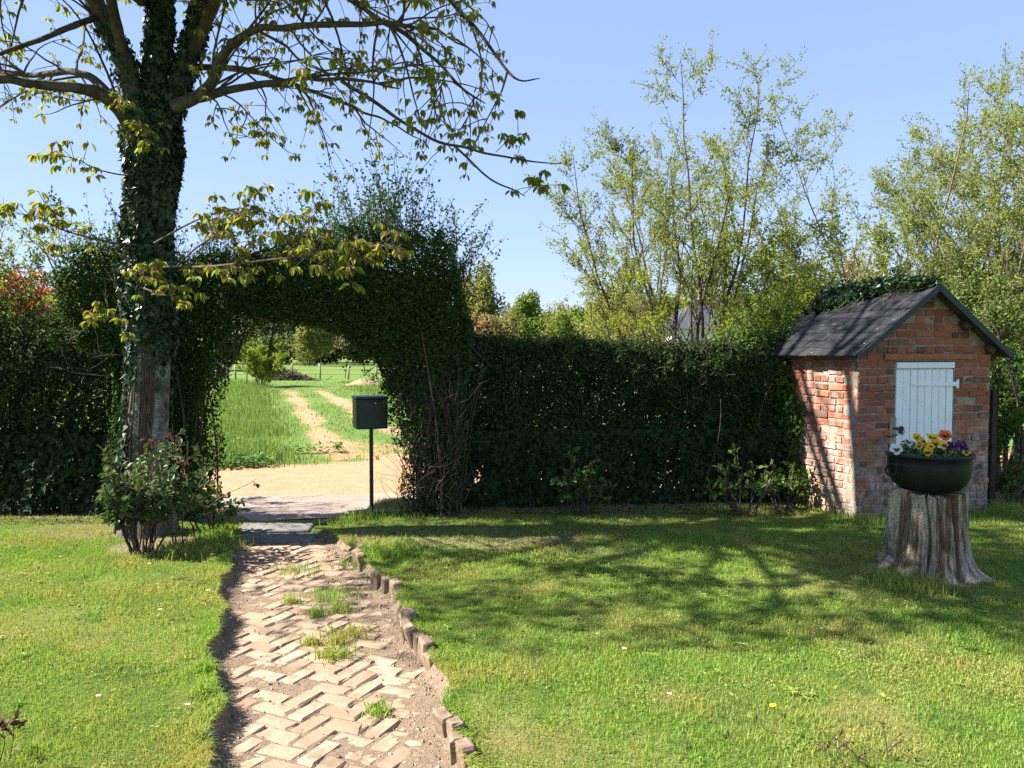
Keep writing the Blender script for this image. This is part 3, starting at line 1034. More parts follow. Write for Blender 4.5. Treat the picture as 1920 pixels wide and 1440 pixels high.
Pb = POLY[rng.choice(len(POLY), k)] + rng.normal(0, .12, (k, 2))
Pb = Pb[Pb[:, 1] > 1.3]
shoots(mw, mb, np.stack([Pb[:, 0], rng.uniform(YA, YB, len(Pb)), Pb[:, 1]], 1), rng.uniform(.1, .3, len(Pb)), .034, 80, 1.2)
mb.build('young_shoots', M['shoot'], h)
mw.build('shoot_stem', M['hedgestem'], h)

# dead leaves and twigs on the soil under the hedges
mb = MB()
k = 5700
x = np.concatenate([rng.uniform(-5, 5, 500), rng.uniform(-.6, 3.0, 2600), rng.uniform(-6, -3.2, 1500), rng.uniform(-1.6, 1.2, 1100)])
y = np.concatenate([rng.uniform(3.2, 8.2, 500), rng.uniform(8.45, 9.0, 2600), rng.uniform(8.0, 8.6, 1500), rng.uniform(6.9, 8.1, 1100)])
P = np.stack([x, y, ground_z(x, y, False) + np.where(np.arange(k) < 500, .022, .008)], 1)
mb.leaves(P, rand_dir(k) * np.array((1, 1, .25)), np.array((0, 0, 1.0)) + rng.normal(0, .35, (k, 3)), rng.uniform(.02, .05, k), rng.uniform(.01, .025, k))
tag(mb.build('leaf_litter', M['litter']), 'brown dead leaves scattered on the bare soil under the hedges', 'leaf litter', kind='stuff')


# ------------------------------------------------------------------ trees
def grow(p, d_, L, r, n_, w, g, taper=.35):
    pts = np.zeros((n_ + 1, 3))
    pts[0] = p
    for i in range(n_):
        d_ = norm(d_ + rng.normal(0, w, 3) + np.array((0, 0, g)))
        pts[i + 1] = pts[i] + d_ * (L / n_)
    return pts, np.linspace(r, r * taper, n_ + 1)


def spline(ctrl, n_):
    c = np.array(ctrl, float)
    c = np.concatenate([[2 * c[0] - c[1]], c, [2 * c[-1] - c[-2]]])
    m = len(c) - 3
    t = np.linspace(0, m - 1e-6, n_)
    i = t.astype(int)
    f = (t - i)[:, None]
    a, b, e, g = c[i], c[i + 1], c[i + 2], c[i + 3]
    return .5 * (2 * b + (e - a) * f + (2 * a - 5 * b + 4 * e - g) * f ** 2 + (3 * b - a - 3 * e + g) * f ** 3)


class Wood:
    """collects branch tubes of equal length so that they are swept together"""
    def __init__(self): self.b = {}
    def add(self, pts, rad, sides=5): self.b.setdefault((len(pts), sides), []).append((pts, rad))
    def to(self, mb):
        for (n_, s), l in self.b.items():
            mb.tubes(np.array([p for p, _ in l]), np.array([r for _, r in l]), s)
        return mb


def pick(pts, t):
    f = t * (len(pts) - 1)
    i = min(int(f), len(pts) - 2)
    return pts[i] + (pts[i + 1] - pts[i]) * (f - i), norm(pts[i + 1] - pts[i])


def side_dir(tan, up=.25, fwd=.6):
    r_ = rng.normal(size=3)
    r_ = norm(r_ - tan * (r_ @ tan))
    return norm(tan * fwd + r_ * .8 + np.array((0, 0, up)))


def open_tree(name, label, cat, base, H, spread, nst, mat, bark, n2=11, n3=7, leaf=.045, lean=(0, 0), per=5, group=None, low=.22, r0=.05, keepf=None, up2=.3, okay=None, seed=0):
    """a many-stemmed small tree: stems > boughs > twigs > leaves"""
    global rng
    rng_all, rng = rng, np.random.default_rng(sum(map(ord, label)) + seed)
    t = thing(name, label, cat, tuple(base), 0, group)
    W_, W2, A, AD = Wood(), Wood(), [], []
    base = np.array(base, float)
    for s in range(nst):
        a = 2 * math.pi * (s + rng.uniform(-.3, .3)) / nst
        d_ = norm(np.array((math.cos(a) * spread + lean[0], math.sin(a) * spread * .8 + lean[1], 1.0)))
        L = H * rng.uniform(.72, 1.0) * (1.0 + .15 * spread)
        p0 = base + np.array((math.cos(a), math.sin(a), 0)) * .09
        pts, rad = grow(p0, d_, L, r0 * rng.uniform(.6, 1.0), 12, .13, .04, .12)
        W_.add(pts, rad, 6)
        for _ in range(n2):
            tt = rng.uniform(low, .97)
            p, tan = pick(pts, tt)
            L2 = H * .36 * (1.12 - tt) * rng.uniform(.6, 1.2) + .25
            q, r2 = grow(p, side_dir(tan, up2, .7), L2, r0 * .36 * (1.1 - tt), 6, .14, .03, .2)
            if okay and not (okay(q[-1]) and okay(q[3])): continue
            W2.add(q, r2, 4)
            for _ in range(n3):
                tt2 = rng.uniform(.2, 1)
                p2, tan2 = pick(q, tt2)
                q3, r3 = grow(p2, side_dir(tan2, .2, .7), rng.uniform(.15, .42) * (H / 5) ** .5, .005, 4, .2, .02, .3)
                if okay and not okay(q3[-1]): continue
                W2.add(q3, r3, 3)
                k_ = per + rng.integers(0, 4)
                u_ = rng.uniform(.1, 1, k_)
                for v_ in u_: A.append(pick(q3, v_)[0])
                AD.append(np.repeat((q3[-1] - q3[0])[None], k_, 0))
            for v_ in rng.uniform(.3, 1, per): A.append(pick(q, v_)[0])
            AD.append(np.repeat((q[-1] - q[0])[None], per, 0))
        for v_ in rng.uniform(.75, 1, 10): A.append(pick(pts, v_)[0])
        AD.append(np.repeat((pts[-1] - pts[0])[None], 10, 0))
    A, AD = np.array(A), norm(np.concatenate(AD))
    if okay:
        kk = np.array([okay(p_) for p_ in A])
        A, AD = A[kk], AD[kk]
    m = 4                                                   # a little spray of leaves at every bud
    A = np.repeat(A, m, 0) + rng.normal(0, .03, (len(A) * m, 3))
    AD = np.repeat(AD, m, 0)
    if keepf is not None:
        kk = keepf(A)
        A, AD = A[kk], AD[kk]
    mb = MB()
    mb.leaves(A, norm(AD * .5 + rand_dir(len(A))), rand_dir(len(A)) + np.array((0, 0, .6)), leaf * rng.uniform(.6, 1.3, len(A)), leaf * .52, 'diamond')
    W_.to(MBt := MB()).build('trunk', M[bark], t)
    W2.to(MBb := MB()).build('branches', M[bark], t)
    mb.build('crown', M[mat], t)
    rng = rng_all
    return t


def behind_shed(p):
    return -(p[0] - 3.35) * .297 + (p[1] - 8.25) * .955 > 1.5 or p[0] > 5.25


def gbase(px, d_, z=-.31): return (float((px - 960) / 1600 * d_), d_, z)


open_tree('tree', 'slender many-stemmed spring tree behind the middle of the hedge, tallest left of the shed', 'tree', gbase(1290, 12.8), 5.75, .42, 12, 'spring', 'twig', 17, 8, .046, (-.03, 0), 4, low=.16, seed=5, okay=lambda p_: bool(off_house(p_)[0]))
open_tree('tree', 'thin leaning young tree with bare lower stems in front of the distant grey house', 'tree', gbase(1245, 12.2), 3.9, .3, 5, 'spring', 'twig', 12, 7, .046, (-.1, 0), 4, low=.42, r0=.035, okay=lambda p_: bool(off_house(p_)[0]))
open_tree('tree', 'bushy bright lime-green shrub tree over the hedge top just left of the shed roof', 'tree', gbase(1425, 11.6), 3.6, .38, 9, 'bright', 'twig', 11, 7, .05, (0, 0), 5, low=.3, okay=lambda p_: bool(off_house(p_)[0]))
open_tree('tree', 'light green small tree rising straight above the ivy on the shed roof', 'tree', gbase(1545, 12.6), 3.7, .34, 7, 'spring', 'palebark', 16, 8, .046, (0, 0), 4)
open_tree('tree', 'tallest grey-green willow-like tree above the gable of the brick shed', 'tree', gbase(1755, 13.0), 6.8, .29, 12, 'spring', 'palebark', 21, 8, .046, (0, 0), 5, low=.18, r0=.045, seed=2)
open_tree('tree', 'dense olive-green tree right behind the shed at the right edge', 'tree', gbase(1890, 12.3), 5.0, .4, 9, 'spring_b', 'palebark', 14, 8, .048, (0, 0), 5, low=.12)
open_tree('tree', 'greyish twiggy tree farthest right with the thinnest leaves', 'tree', gbase(2060, 12.0), 5.6, .35, 8, 'spring_b', 'palebark', 12, 7, .044, (0, 0), 4)
open_tree('bush', 'leafy green bush close behind the shed filling the gap under its right eave', 'bush', (5.75, 9.9, -.05), 2.5, .5, 9, 'laurel', 'twig', 10, 7, .06, (0, 0), 5, low=.08, r0=.03, okay=behind_shed)
open_tree('bush', 'yellow-green bush crowding the back of the shed roof on its left', 'bush', (3.3, 10.6, -.25), 2.7, .4, 8, 'bright', 'twig', 10, 7, .05, (-.1, .1), 5, low=.3, r0=.03, okay=lambda p_: behind_shed(p_) and bool(off_house(p_)[0]))
open_tree('bush', 'dull green bush behind the ridge of the shed', 'bush', (5.0, 11.1, -.31), 3.6, .4, 9, 'spring_b', 'twig', 12, 7, .05, (0, .05), 5, low=.2, r0=.03, okay=behind_shed)
# behind the left hedge
open_tree('bush', 'airy light green bush behind the left hedge, left of the cherry trunk', 'bush', gbase(60, 9.3), 3.6, .28, 8, 'spring', 'twig', 9, 6, .045, (0, 0), 4, low=.3, r0=.03, keepf=lambda A: (A[:, 1] < 9.6) & (A[:, 1] > 8.5))
open_tree('bush', 'fresh green bush rising behind the left shoulder of the hedge arch', 'bush', gbase(190, 9.3), 3.4, .28, 8, 'shoot', 'twig', 10, 6, .045, (0, 0), 5, low=.35, r0=.03, keepf=lambda A: (A[:, 1] < 9.6) & (A[:, 1] > 8.5))
open_tree('bush', 'red-leaved shrub behind the hedge at the left edge', 'bush', gbase(30, 9.5), 2.95, .34, 10, 'photinia', 'twig', 11, 6, .075, (0, 0), 6, low=.5, r0=.03, keepf=lambda A: (A[:, 2] > 1.75) & (A[:, 1] > 8.9) & (A[:, 1] < 9.9))
open_tree('bush', 'tall shrub outside the left edge beyond the red-leaved shrub', 'bush', gbase(-130, 9.4), 3.0, .28, 8, 'laurel', 'twig', 9, 6, .06, (0, 0), 5, low=.2, r0=.03)

# ------------------------------------------------------------------ the old cherry tree
TD = 7.65
cherry = thing('cherry_tree', 'large old cherry tree wrapped in ivy, with bronze-green young leaves, left of the path', 'tree', tuple(at(275, 1000, TD) * (1, 1, 0)))
tk = spline([at(278, 1010, TD) * (1, 1, 0) + (0, 0, -.1), at(273, 850, TD), at(281, 650, TD), at(275, 500, TD), at(283, 340, TD), at(284, 215, TD)], 26)
tr_ = np.interp(np.linspace(0, 1, 26), [0, .06, .14, .4, .75, .9, 1], [.30, .235, .19, .168, .165, .19, .165])
mb = MB()
a = np.arange(28) * 2 * math.pi / 28
V = []
for p_, r_ in zip(tk, tr_):
    ring = np.stack([np.cos(a), np.sin(a), a * 0], 1)
    rr = r_ * (1 + .07 * noise3(ring * 1.3 + p_ * (0, 0, .9), 1.0) + .02 * noise3(ring * 2 + p_ * (0, 0, 2.5), 1.6) + .1 * max(0, .5 - p_[2]) * np.sin(a * 5))
    V.append(p_ + ring * rr[:, None])
i_ = (np.arange(25) * 28)[:, None]
j_ = np.arange(28)[None]
mb.add(np.concatenate(V), np.stack([i_ + j_, i_ + (j_ + 1) % 28, i_ + 28 + (j_ + 1) % 28, i_ + 28 + j_], -1).reshape(-1, 4), 0, True)
mb.build('trunk', M['bark'], cherry)

# limbs: (photograph points with their forward distance), radius at the start and the end
LIMBS = [
    ([(268, 260, 7.65), (235, 120, 7.6), (190, 30, 7.5), (150, -70, 7.4), (90, -260, 7.2), (40, -480, 7.0)], .10, .04),
    ([(285, 250, 7.65), (296, 100, 7.75), (302, 0, 7.8), (306, -150, 7.9), (320, -400, 8.0), (300, -650, 8.1)], .10, .04),
    ([(310, 240, 7.7), (352, 110, 7.8), (378, 20, 7.9), (410, -90, 8.0), (480, -300, 8.2), (520, -520, 8.4)], .09, .04),
    ([(270, 280, 7.6), (236, 226, 7.5), (200, 183, 7.3), (150, 166, 7.1), (80, 164, 6.9), (0, 154, 6.7), (-160, 140, 6.3), (-330, 100, 6.0)], .062, .018),
    ([(262, 220, 7.7), (212, 182, 7.9), (150, 137, 8.2), (60, 138, 8.5), (-40, 130, 8.8), (-220, 90, 9.2)], .045, .012),
    ([(325, 200, 7.6), (368, 182, 7.55), (398, 152, 7.45), (412, 112, 7.4), (440, 76, 7.3), (480, 54, 7.2), (560, 46, 7.0), (660, 40, 6.8), (780, 52, 6.6), (880, 95, 6.4)], .060, .004),
    ([(325, 200, 7.7), (372, 184, 7.6), (440, 166, 7.4), (540, 150, 7.2), (640, 152, 7.0), (750, 168, 6.8)], .045, .005),
    ([(360, 125, 7.9), (420, 128, 8.1), (500, 140, 8.4), (600, 175, 8.7), (700, 215, 9.0), (800, 262, 9.2)], .035, .004),
    ([(640, 152, 7.0), (700, 190, 6.9), (780, 245, 6.75), (850, 272, 6.6), (930, 285, 6.5), (1000, 298, 6.4), (1052, 302, 6.35)], .016, .003),
    ([(850, 272, 6.6), (890, 308, 6.5), (940, 345, 6.45), (985, 365, 6.4)], .010, .003),
    ([(380, 20, 7.9), (470, -30, 7.7), (580, -40, 7.5), (690, 20, 7.2), (780, 80, 7.0), (850, 150, 6.9), (905, 195, 6.8)], .034, .004),
    ([(410, -90, 8.0), (540, -150, 7.9), (680, -120, 7.7), (800, -40, 7.5), (900, 60, 7.3), (960, 140, 7.2), (1005, 145, 7.1)], .034, .003),
    ([(190, 30, 7.5), (130, 50, 7.1), (60, 80, 6.8), (-20, 110, 6.5), (-120, 150, 6.2)], .03, .006),
    ([(160, -40, 7.4), (60, -30, 7.8), (-60, 0, 8.2), (-200, 40, 8.6)], .05, .014),
    ([(302, 0, 7.8), (240, -120, 8.2), (150, -250, 8.8), (60, -350, 9.4)], .06, .02),
    ([(306, -150, 7.9), (420, -260, 8.6), (560, -330, 9.3), (700, -350, 10.0)], .06, .018),
    ([(306, -120, 7.9), (360, -260, 8.6), (420, -420, 9.5), (450, -560, 10.3)], .06, .018),
    ([(410, -90, 8.0), (520, -190, 8.8), (650, -200, 9.6), (780, -150, 10.3)], .05, .014),
    ([(120, -150, 7.3), (-40, -220, 7.6), (-220, -240, 8.0), (-380, -200, 8.4)], .05, .014),
    ([(302, 0, 7.8), (340, -170, 7.1), (420, -290, 6.4), (520, -380, 5.8), (650, -430, 5.3)], .06, .012),
    ([(352, 110, 7.8), (480, -120, 7.2), (680, -230, 6.5), (880, -290, 5.9), (1020, -330, 5.5)], .05, .01),
    ([(235, 120, 7.6), (180, -130, 6.9), (160, -290, 6.2), (190, -420, 5.6)], .05, .012),
    ([(378, 20, 7.9), (600, -190, 7.6), (860, -240, 7.4), (1060, -220, 7.2)], .05, .01),
    ([(320, -400, 8.0), (430, -480, 8.4), (560, -520, 9.0), (700, -480, 9.6)], .05, .014),
]
LIMBS = [([at(*c) for c in ctrl], a_, b_) for ctrl, a_, b_ in LIMBS]
NL = len(LIMBS)
FK = np.array((-3.3, 7.75, 4.75))
for tip, r0 in (((-3.6, 4.9, 4.7), .055), ((-2.2, 4.9, 4.6), .05), ((-5.0, 5.2, 5.4), .05), ((-4.2, 4.9, 6.4), .05), ((-2.6, 5.0, 5.7), .05), ((-1.3, 5.4, 5.0), .05), ((-3.2, 5.6, 7.2), .05), ((-1.0, 6.3, 5.9), .05), ((-5.6, 5.8, 4.9), .045), ((-6.2, 6.4, 6.2), .045), ((-6.6, 5.4, 5.6), .045), ((-4.6, 6.2, 7.6), .045)):
    tip = np.array(tip)
    LIMBS.append(([FK, FK + (tip - FK) * .3 + (0, 0, .4), FK + (tip - FK) * .65 + (0, 0, .45), tip + (0, 0, .25)], r0, .005))      # boughs reaching over the lawn
W1, W2 = Wood(), Wood()
CP, CD = [], []                                   # leaf cluster positions and the way each twig points


def clear(p):
    """keep the crown's outline where the photograph has it, and off the sunlit front of the lawn"""
    px_, py_, f_ = project(p)
    px_, py_ = float(px_[0]), float(py_[0])
    if px_ > 935 + max(0, py_) * .1 and -90 < py_ < 420: return False
    if py_ > 330 and px_ > 120: return False
    if py_ > 230 and px_ < 200 and rng.uniform() < .85: return False
    k_ = 1 / math.tan(SUN_EL)
    wz = p[2] - (3.15 - p[0]) / k_                      # gaps that let the sun through to the shed's left wall and to the low sprays
    if 8.1 < p[1] < 9.6 and -.3 < wz < 1.75 and rng.uniform() < .8: return False
    if 5.6 < p[1] < 6.9 and -3.7 < p[0] + (p[2] - 2.7) * k_ < -.6 and p[2] > 3 and rng.uniform() < .6: return False
    sy = p[1] + .02 * p[2]
    if sy < 4.5 and rng.uniform() < .93: return False
    return True


for li, (ctrl, r0, r1) in enumerate(LIMBS):
    pts = spline(ctrl, 44)
    pts = pts + .03 * np.stack([noise3(pts + 3, 2.2), noise3(pts + 9, 2.2), noise3(pts + 5, 2.2)], 1) * np.linspace(0, 1, 44)[:, None]
    rad = np.linspace(0, 1, 44)
    rad = r0 * (1 - rad) ** .8 + r1 * (1 - (1 - rad) ** .8)
    rad = rad * (1 + .10 * noise3(pts + li, 5) + .07 * noise3(pts + li, 13))
    W1.add(pts, rad, 12 if r0 > .04 else 7)
    Ltot = np.linalg.norm(np.diff(pts, axis=0), axis=1).sum()
    nsub = int(Ltot * (12 if li >= NL else 7.2 if li not in (8, 9) else 2.2))
    for _ in range(nsub):
        t_ = rng.uniform(.3 if r0 > .06 else .15, 1)
        p, tan = pick(pts, t_)
        if li in (8, 9): L2 = rng.uniform(.2, .55)
        else: L2 = rng.uniform(.5, 1.5)
        d_ = side_dir(tan, rng.uniform(-.1, .45), .8)
        q, r2 = grow(p, d_, L2, min(.012, r0 * .4) * (.6 + .4 * L2), 8, .12, -.035, .25)
        if not clear(q[-1]) or not clear(q[4]): continue
        W2.add(q, r2, 5)
        for _2 in range(rng.integers(2, 6) if L2 > .5 else 1):
            p2, tan2 = pick(q, rng.uniform(.25, .95))
            q3, r3 = grow(p2, side_dir(tan2, rng.uniform(-.5, .3), .8), rng.uniform(.2, .6), .0055, 5, .16, -.05, .35)
            if not clear(q3[-1]): continue
            W2.add(q3, r3, 4)
            for v_ in (1.0, .55) if rng.uniform() < .8 else (1.0,):
                c_, dd = pick(q3, v_ * .999)
                CP.append(c_); CD.append(dd)
        c_, dd = pick(q, .999)
        CP.append(c_); CD.append(dd)
        if rng.uniform() < .6:
            c_, dd = pick(q, .6)
            CP.append(c_); CD.append(dd)
# low sprays that hang in front of the trunk and the arch
SPRAYS = [
    ([(262, 505, 7.4), (320, 500, 6.9), (400, 500, 6.5), (480, 490, 6.2), (570, 480, 6.0), (680, 468, 5.9), (752, 436, 5.85)], .014),
    ([(330, 500, 6.9), (372, 462, 6.5), (420, 430, 6.3), (455, 395, 6.2), (470, 350, 6.15)], .008),
    ([(290, 455, 7.4), (335, 430, 6.8), (375, 410, 6.5), (440, 392, 6.3), (505, 400, 6.2), (560, 430, 6.1), (605, 380, 6.05)], .009),
    ([(420, 500, 6.45), (470, 455, 6.3), (540, 440, 6.2), (610, 450, 6.1)], .006),
    ([(560, 480, 6.0), (620, 500, 5.95), (655, 480, 5.9), (700, 490, 5.9)], .006),
    ([(255, 460, 7.4), (180, 448, 7.0), (120, 432, 6.7), (70, 405, 6.5), (15, 398, 6.4)], .009),
    ([(120, 432, 6.7), (100, 405, 6.6), (72, 360, 6.55)], .005),
    ([(250, 330, 7.4), (180, 318, 7.0), (135, 295, 6.8), (70, 290, 6.7)], .007),
    ([(270, 540, 7.4), (300, 552, 7.0), (345, 545, 6.8), (370, 500, 6.7)], .008),
    ([(255, 545, 7.4), (262, 520, 6.9), (275, 505, 6.7), (290, 508, 6.6)], .006),
    ([(250, 280, 7.4), (240, 240, 7.1), (232, 200, 6.9), (225, 185, 6.8)], .006),
    ([(260, 300, 7.35), (270, 270, 7.1), (262, 240, 6.9)], .005),
    ([(430, 225, 7.1), (470, 260, 6.9), (480, 225, 6.85)], .005),
    ([(980, 365, 6.4), (1000, 350, 6.4), (1012, 352, 6.4)], .003),
    ([(930, 285, 6.5), (955, 262, 6.5), (985, 248, 6.5)], .003),
    ([(230, 600, 7.4), (200, 590, 7.0), (175, 592, 6.9)], .005),
]
for ctrl, r0 in SPRAYS:
    pts = spline([at(*c) for c in ctrl], 16)
    pts = pts + .01 * noise3(pts, 6)[:, None]
    W2.add(pts, np.linspace(r0, .0022, 16), 6)
    L_ = np.linalg.norm(pts[-1] - pts[0])
    for v_ in ([1.0] + list(rng.uniform(.3, .97, int(4 + L_ * 13)))):
        c_, dd = pick(pts, min(v_, .999))
        c2 = c_ + rng.normal(0, .075, 3) * (v_ < 1)
        if v_ < 1 and np.linalg.norm(c2 - c_) > .03:
            W2.add(np.linspace(c_, c2, 3), np.array((.003, .0025, .002)), 4)
        for rep in range(2 if rng.uniform() < .6 else 1):
            CP.append(c2); CD.append(dd)
CP, CD = np.array(CP), np.array(CD)
mb = W1.to(MB())
mb.build('limbs', M['limbbark'], cherry)
W2.to(MB()).build('twigs', M['twig'], cherry)
mb, mc = MB(), MB()
k = 7
n_ = len(CP)
out = norm(np.repeat(CD, k, 0) * .5 + rand_dir(n_ * k) * .9)
out[:, 2] = out[:, 2] * .5 - rng.uniform(.35, 1.1, n_ * k)
P = np.repeat(CP, k, 0) + norm(out * (1, 1, 0) + 1e-6) * .02
upn = np.concatenate([norm(out[:, :2]), np.full((n_ * k, 1), .75)], 1) + rng.normal(0, .25, (n_ * k, 3))
sz = np.repeat(np.interp(CP[:, 1], [6.3, 6.9], [1.2, 1.0]) * rng.uniform(.042, .08, n_), k) * rng.uniform(.65, 1.1, n_ * k)
kp = rng.uniform(0, 1, n_ * k) < .85
mb.leaves(P[kp], out[kp], upn[kp], sz[kp], (sz * .5)[kp], 'oval', .3, .22)
mb.build('leaves', M['cherry'], cherry)
m_ = rng.uniform(0, 1, n_) < .5
P = np.repeat(CP[m_], 5, 0)
D = rand_dir(len(P)) + np.array((0, 0, -.3))
mc.leaves(P, D, rand_dir(len(P)), rng.uniform(.025, .05, len(P)), .009, 'diamond')
mc.build('faded_blossom', M['calyx'], cherry)

# --- ivy climbing the trunk and the upright limbs
ivy = thing('ivy', 'dark glossy ivy climbing the trunk and main limbs of the cherry tree', 'ivy', tuple(at(275, 980, TD) * (1, 1, 0)))
mb, mw = MB(), MB()
n_ = 15000
t_ = rng.uniform(.05, 1, n_) ** .8
p = np.stack([np.interp(t_ * 25, np.arange(26), tk[:, k]) for k in range(3)], 1)
r_ = np.interp(t_ * 25, np.arange(26), tr_)
an = rng.uniform(0, 2 * math.pi, n_)
z_ = p[:, 2]
# the ivy leaves the front of the trunk bare below eye level, right of its left flank
front = np.cos(an + math.pi / 2 + .0)                  # 1 on the side towards the path and the camera
bare = (z_ < 1.6 + .12 * np.sin(an * 3) + rng.normal(0, .11, n_)) & (np.sin(an) < .35) & (np.cos(an) > -.55 + .25 * np.sin(z_ * 9)) & (rng.uniform(0, 1, n_) < .965)
dens = rng.uniform(0, 1, n_) < np.where(z_ < 1.6, .75, 1)
kp = ~bare & dens
th_ = (.012 + .045 * rng.uniform(0, 1, n_)) * np.interp(z_, [0, 1.4, 2, 3.6], [.5, .6, 1.05, 1.1]) * (1 + .5 * noise3(np.stack([np.cos(an), np.sin(an), z_ * 1.6], 1), 1.5))
o_ = np.stack([np.cos(an), np.sin(an), an * 0], 1)
P = p + o_ * (r_ + np.abs(th_))[:, None]
L_ = rng.uniform(.035, .07, n_)
mb.leaves(P[kp], (np.array((0, 0, -1.0)) + rng.normal(0, .5, (n_, 3)))[kp], (o_ + rng.normal(0, .4, (n_, 3)) + np.array((0, 0, .25)))[kp], L_[kp], L_[kp] * .95, 'ivy', .12)
for li, n_, t1 in ((1, 3000, .7), (2, 1100, .5), (0, 350, .35)):
    ctrl, r0, r1 = LIMBS[li]
    pts = spline(ctrl, 22)
    t_ = rng.uniform(0, t1, n_)
    p = np.stack([np.interp(t_ * 21, np.arange(22), pts[:, k]) for k in range(3)], 1)
    an = rng.uniform(0, 2 * math.pi, n_)
    o_ = np.stack([np.cos(an), np.sin(an), an * 0], 1)
    P = p + o_ * (r0 * (1 - t_ * .7) + rng.uniform(.005, .05, n_))[:, None]
    L_ = rng.uniform(.035, .065, n_)
    mb.leaves(P, np.array((0, 0, -1.0)) + rng.normal(0, .5, (n_, 3)), o_ + rng.normal(0, .4, (n_, 3)) + np.array((0, 0, .25)), L_, L_ * .95, 'ivy', .12)
mb.build('foliage', M['ivy'], ivy)
for _ in range(26):
    a0 = rng.uniform(math.pi * .75, math.pi * 1.75)
    zz = np.linspace(.02, rng.uniform(1.4, 2.6), 12)
    aa = a0 + np.cumsum(rng.normal(0, .07, 12))
    c_ = np.stack([np.interp(zz, tk[:, 2], tk[:, k]) for k in range(2)], 1)
    rr = np.interp(zz, tk[:, 2], tr_) + .012
    mw.tubes(np.stack([c_[:, 0] + np.cos(aa) * rr, c_[:, 1] + np.sin(aa) * rr, zz], 1), np.linspace(.011, .005, 12), 5)
mw.build('stem', M['hedgestem'], ivy)

# ------------------------------------------------------------------ the rose bush at the foot of the cherry
def canes(root, name_leaf, mat_leaf, base, n_, hlo, hhi, spread, leafL, perc, mat_stem='hedgestem', thick=.007):
    mw, mb = MB(), MB()
    pos, dr = [], []
    for i in range(n_):
        a_ = rng.uniform(0, 2 * math.pi)
        d_ = norm(np.array((math.cos(a_) * spread * rng.uniform(.2, 1), math.sin(a_) * spread * .7 * rng.uniform(.2, 1), 1)))
        q, r_ = grow(np.array(base) + np.array((math.cos(a_), math.sin(a_) * .7, 0)) * rng.uniform(.02, .13), d_, rng.uniform(hlo, hhi), thick * rng.uniform(.7, 1.3), 9, .13, .02, .4)
        mw.tubes(q, r_, 5)
        for v_ in rng.uniform(.38, 1, perc):
            p_, t_ = pick(q, v_)
            sd = side_dir(t_, .1, .6)
            e_ = p_ + sd * rng.uniform(.05, .13)
            mw.tubes(np.stack([p_, (p_ + e_) / 2 + (0, 0, .01), e_]), np.array((.003, .0025, .002)), 3)
            for s_ in (.5, .5, .8, .8, 1):
                pos.append(p_ + (e_ - p_) * s_)
                dr.append(norm(sd + rng.normal(0, .7, 3) + np.array((0, 0, -.1))))
    pos, dr = np.array(pos), np.array(dr)
    L_ = leafL * rng.uniform(.6, 1.25, len(pos))
    mb.leaves(pos, dr, rand_dir(len(pos)) * .7 + np.array((0, -.25, .8)), L_, L_ * .62, 'oval', .2, .15)
    mb.build(name_leaf, mat_leaf, root)
    mw.build('stem', M[mat_stem], root)


b = at(268, 1038, 6.85)
b[2] = 0
rose = thing('rose_bush', 'rose bush with bronze-tipped leaves in front of the cherry trunk', 'rose bush', tuple(b))
canes(rose, 'foliage', M['rose'], b, 32, .5, 1.0, .55, .062, 11)
canes(rose, 'young_foliage', M['darkrose'], b + (.22, .1, 0), 4, .85, 1.08, .4, .045, 6)
for k, (px_, py_, d_, lab) in enumerate(((1085, 975, 8.42, 'small light green shrub on bare stems at the middle of the hedge foot'),
                                       (1392, 970, 8.45, 'small light green shrub on bare stems at the hedge foot near the brick shed'))):
    b = at(px_, py_, d_)
    b[2] = 0
    s_ = thing('shrub', lab, 'shrub', tuple(b))
    canes(s_, 'foliage', M['laurel'], b, 13, .35, .68, .55, .055, 6)
# low weeds where the trunk meets the arch, and at the shed corner
for (px_, py_, d_, n_, lab) in ((392, 985, 7.9, 12, 'low leafy weed at the left foot of the arch opening'), (1475, 960, 8.75, 14, 'leafy green plant at the back corner of the shed beside the hedge'),
                                (1898, 945, 9.1, 12, 'green leafy plant on the bare soil right of the shed post')):
    b = at(px_, py_, d_)
    b[2] = ground_z(b[0], b[1], False)
    s_ = thing('plant', lab, 'plant', tuple(b))
    canes(s_, 'foliage', M['laurel'] if px_ > 1000 else M['weed'], b, n_, .25, .5, .8, .06, 6)
for (px_, py_, d_, lab) in ((-14, 1470, 3.3, 'bronze-leaved rose sprig poking up at the bottom left corner'), (1548, 1450, 3.35, 'thin bronze sprig poking up near the bottom edge, the left one of two'),
                            (1650, 1450, 3.35, 'thin bronze sprig poking up near the bottom edge, the right one of two')):
    b = at(px_, py_, d_)
    b[2] = 0
    s_ = thing('rose_sprig', lab, 'sprig', tuple(b))
    canes(s_, 'foliage', M['darkrose'], b, 2 if px_ > 100 else 3, .05 if px_ > 100 else .12, .085 if px_ > 100 else .2, .4, .016 if px_ > 100 else .045, 3, 'hedgestem', .0025)

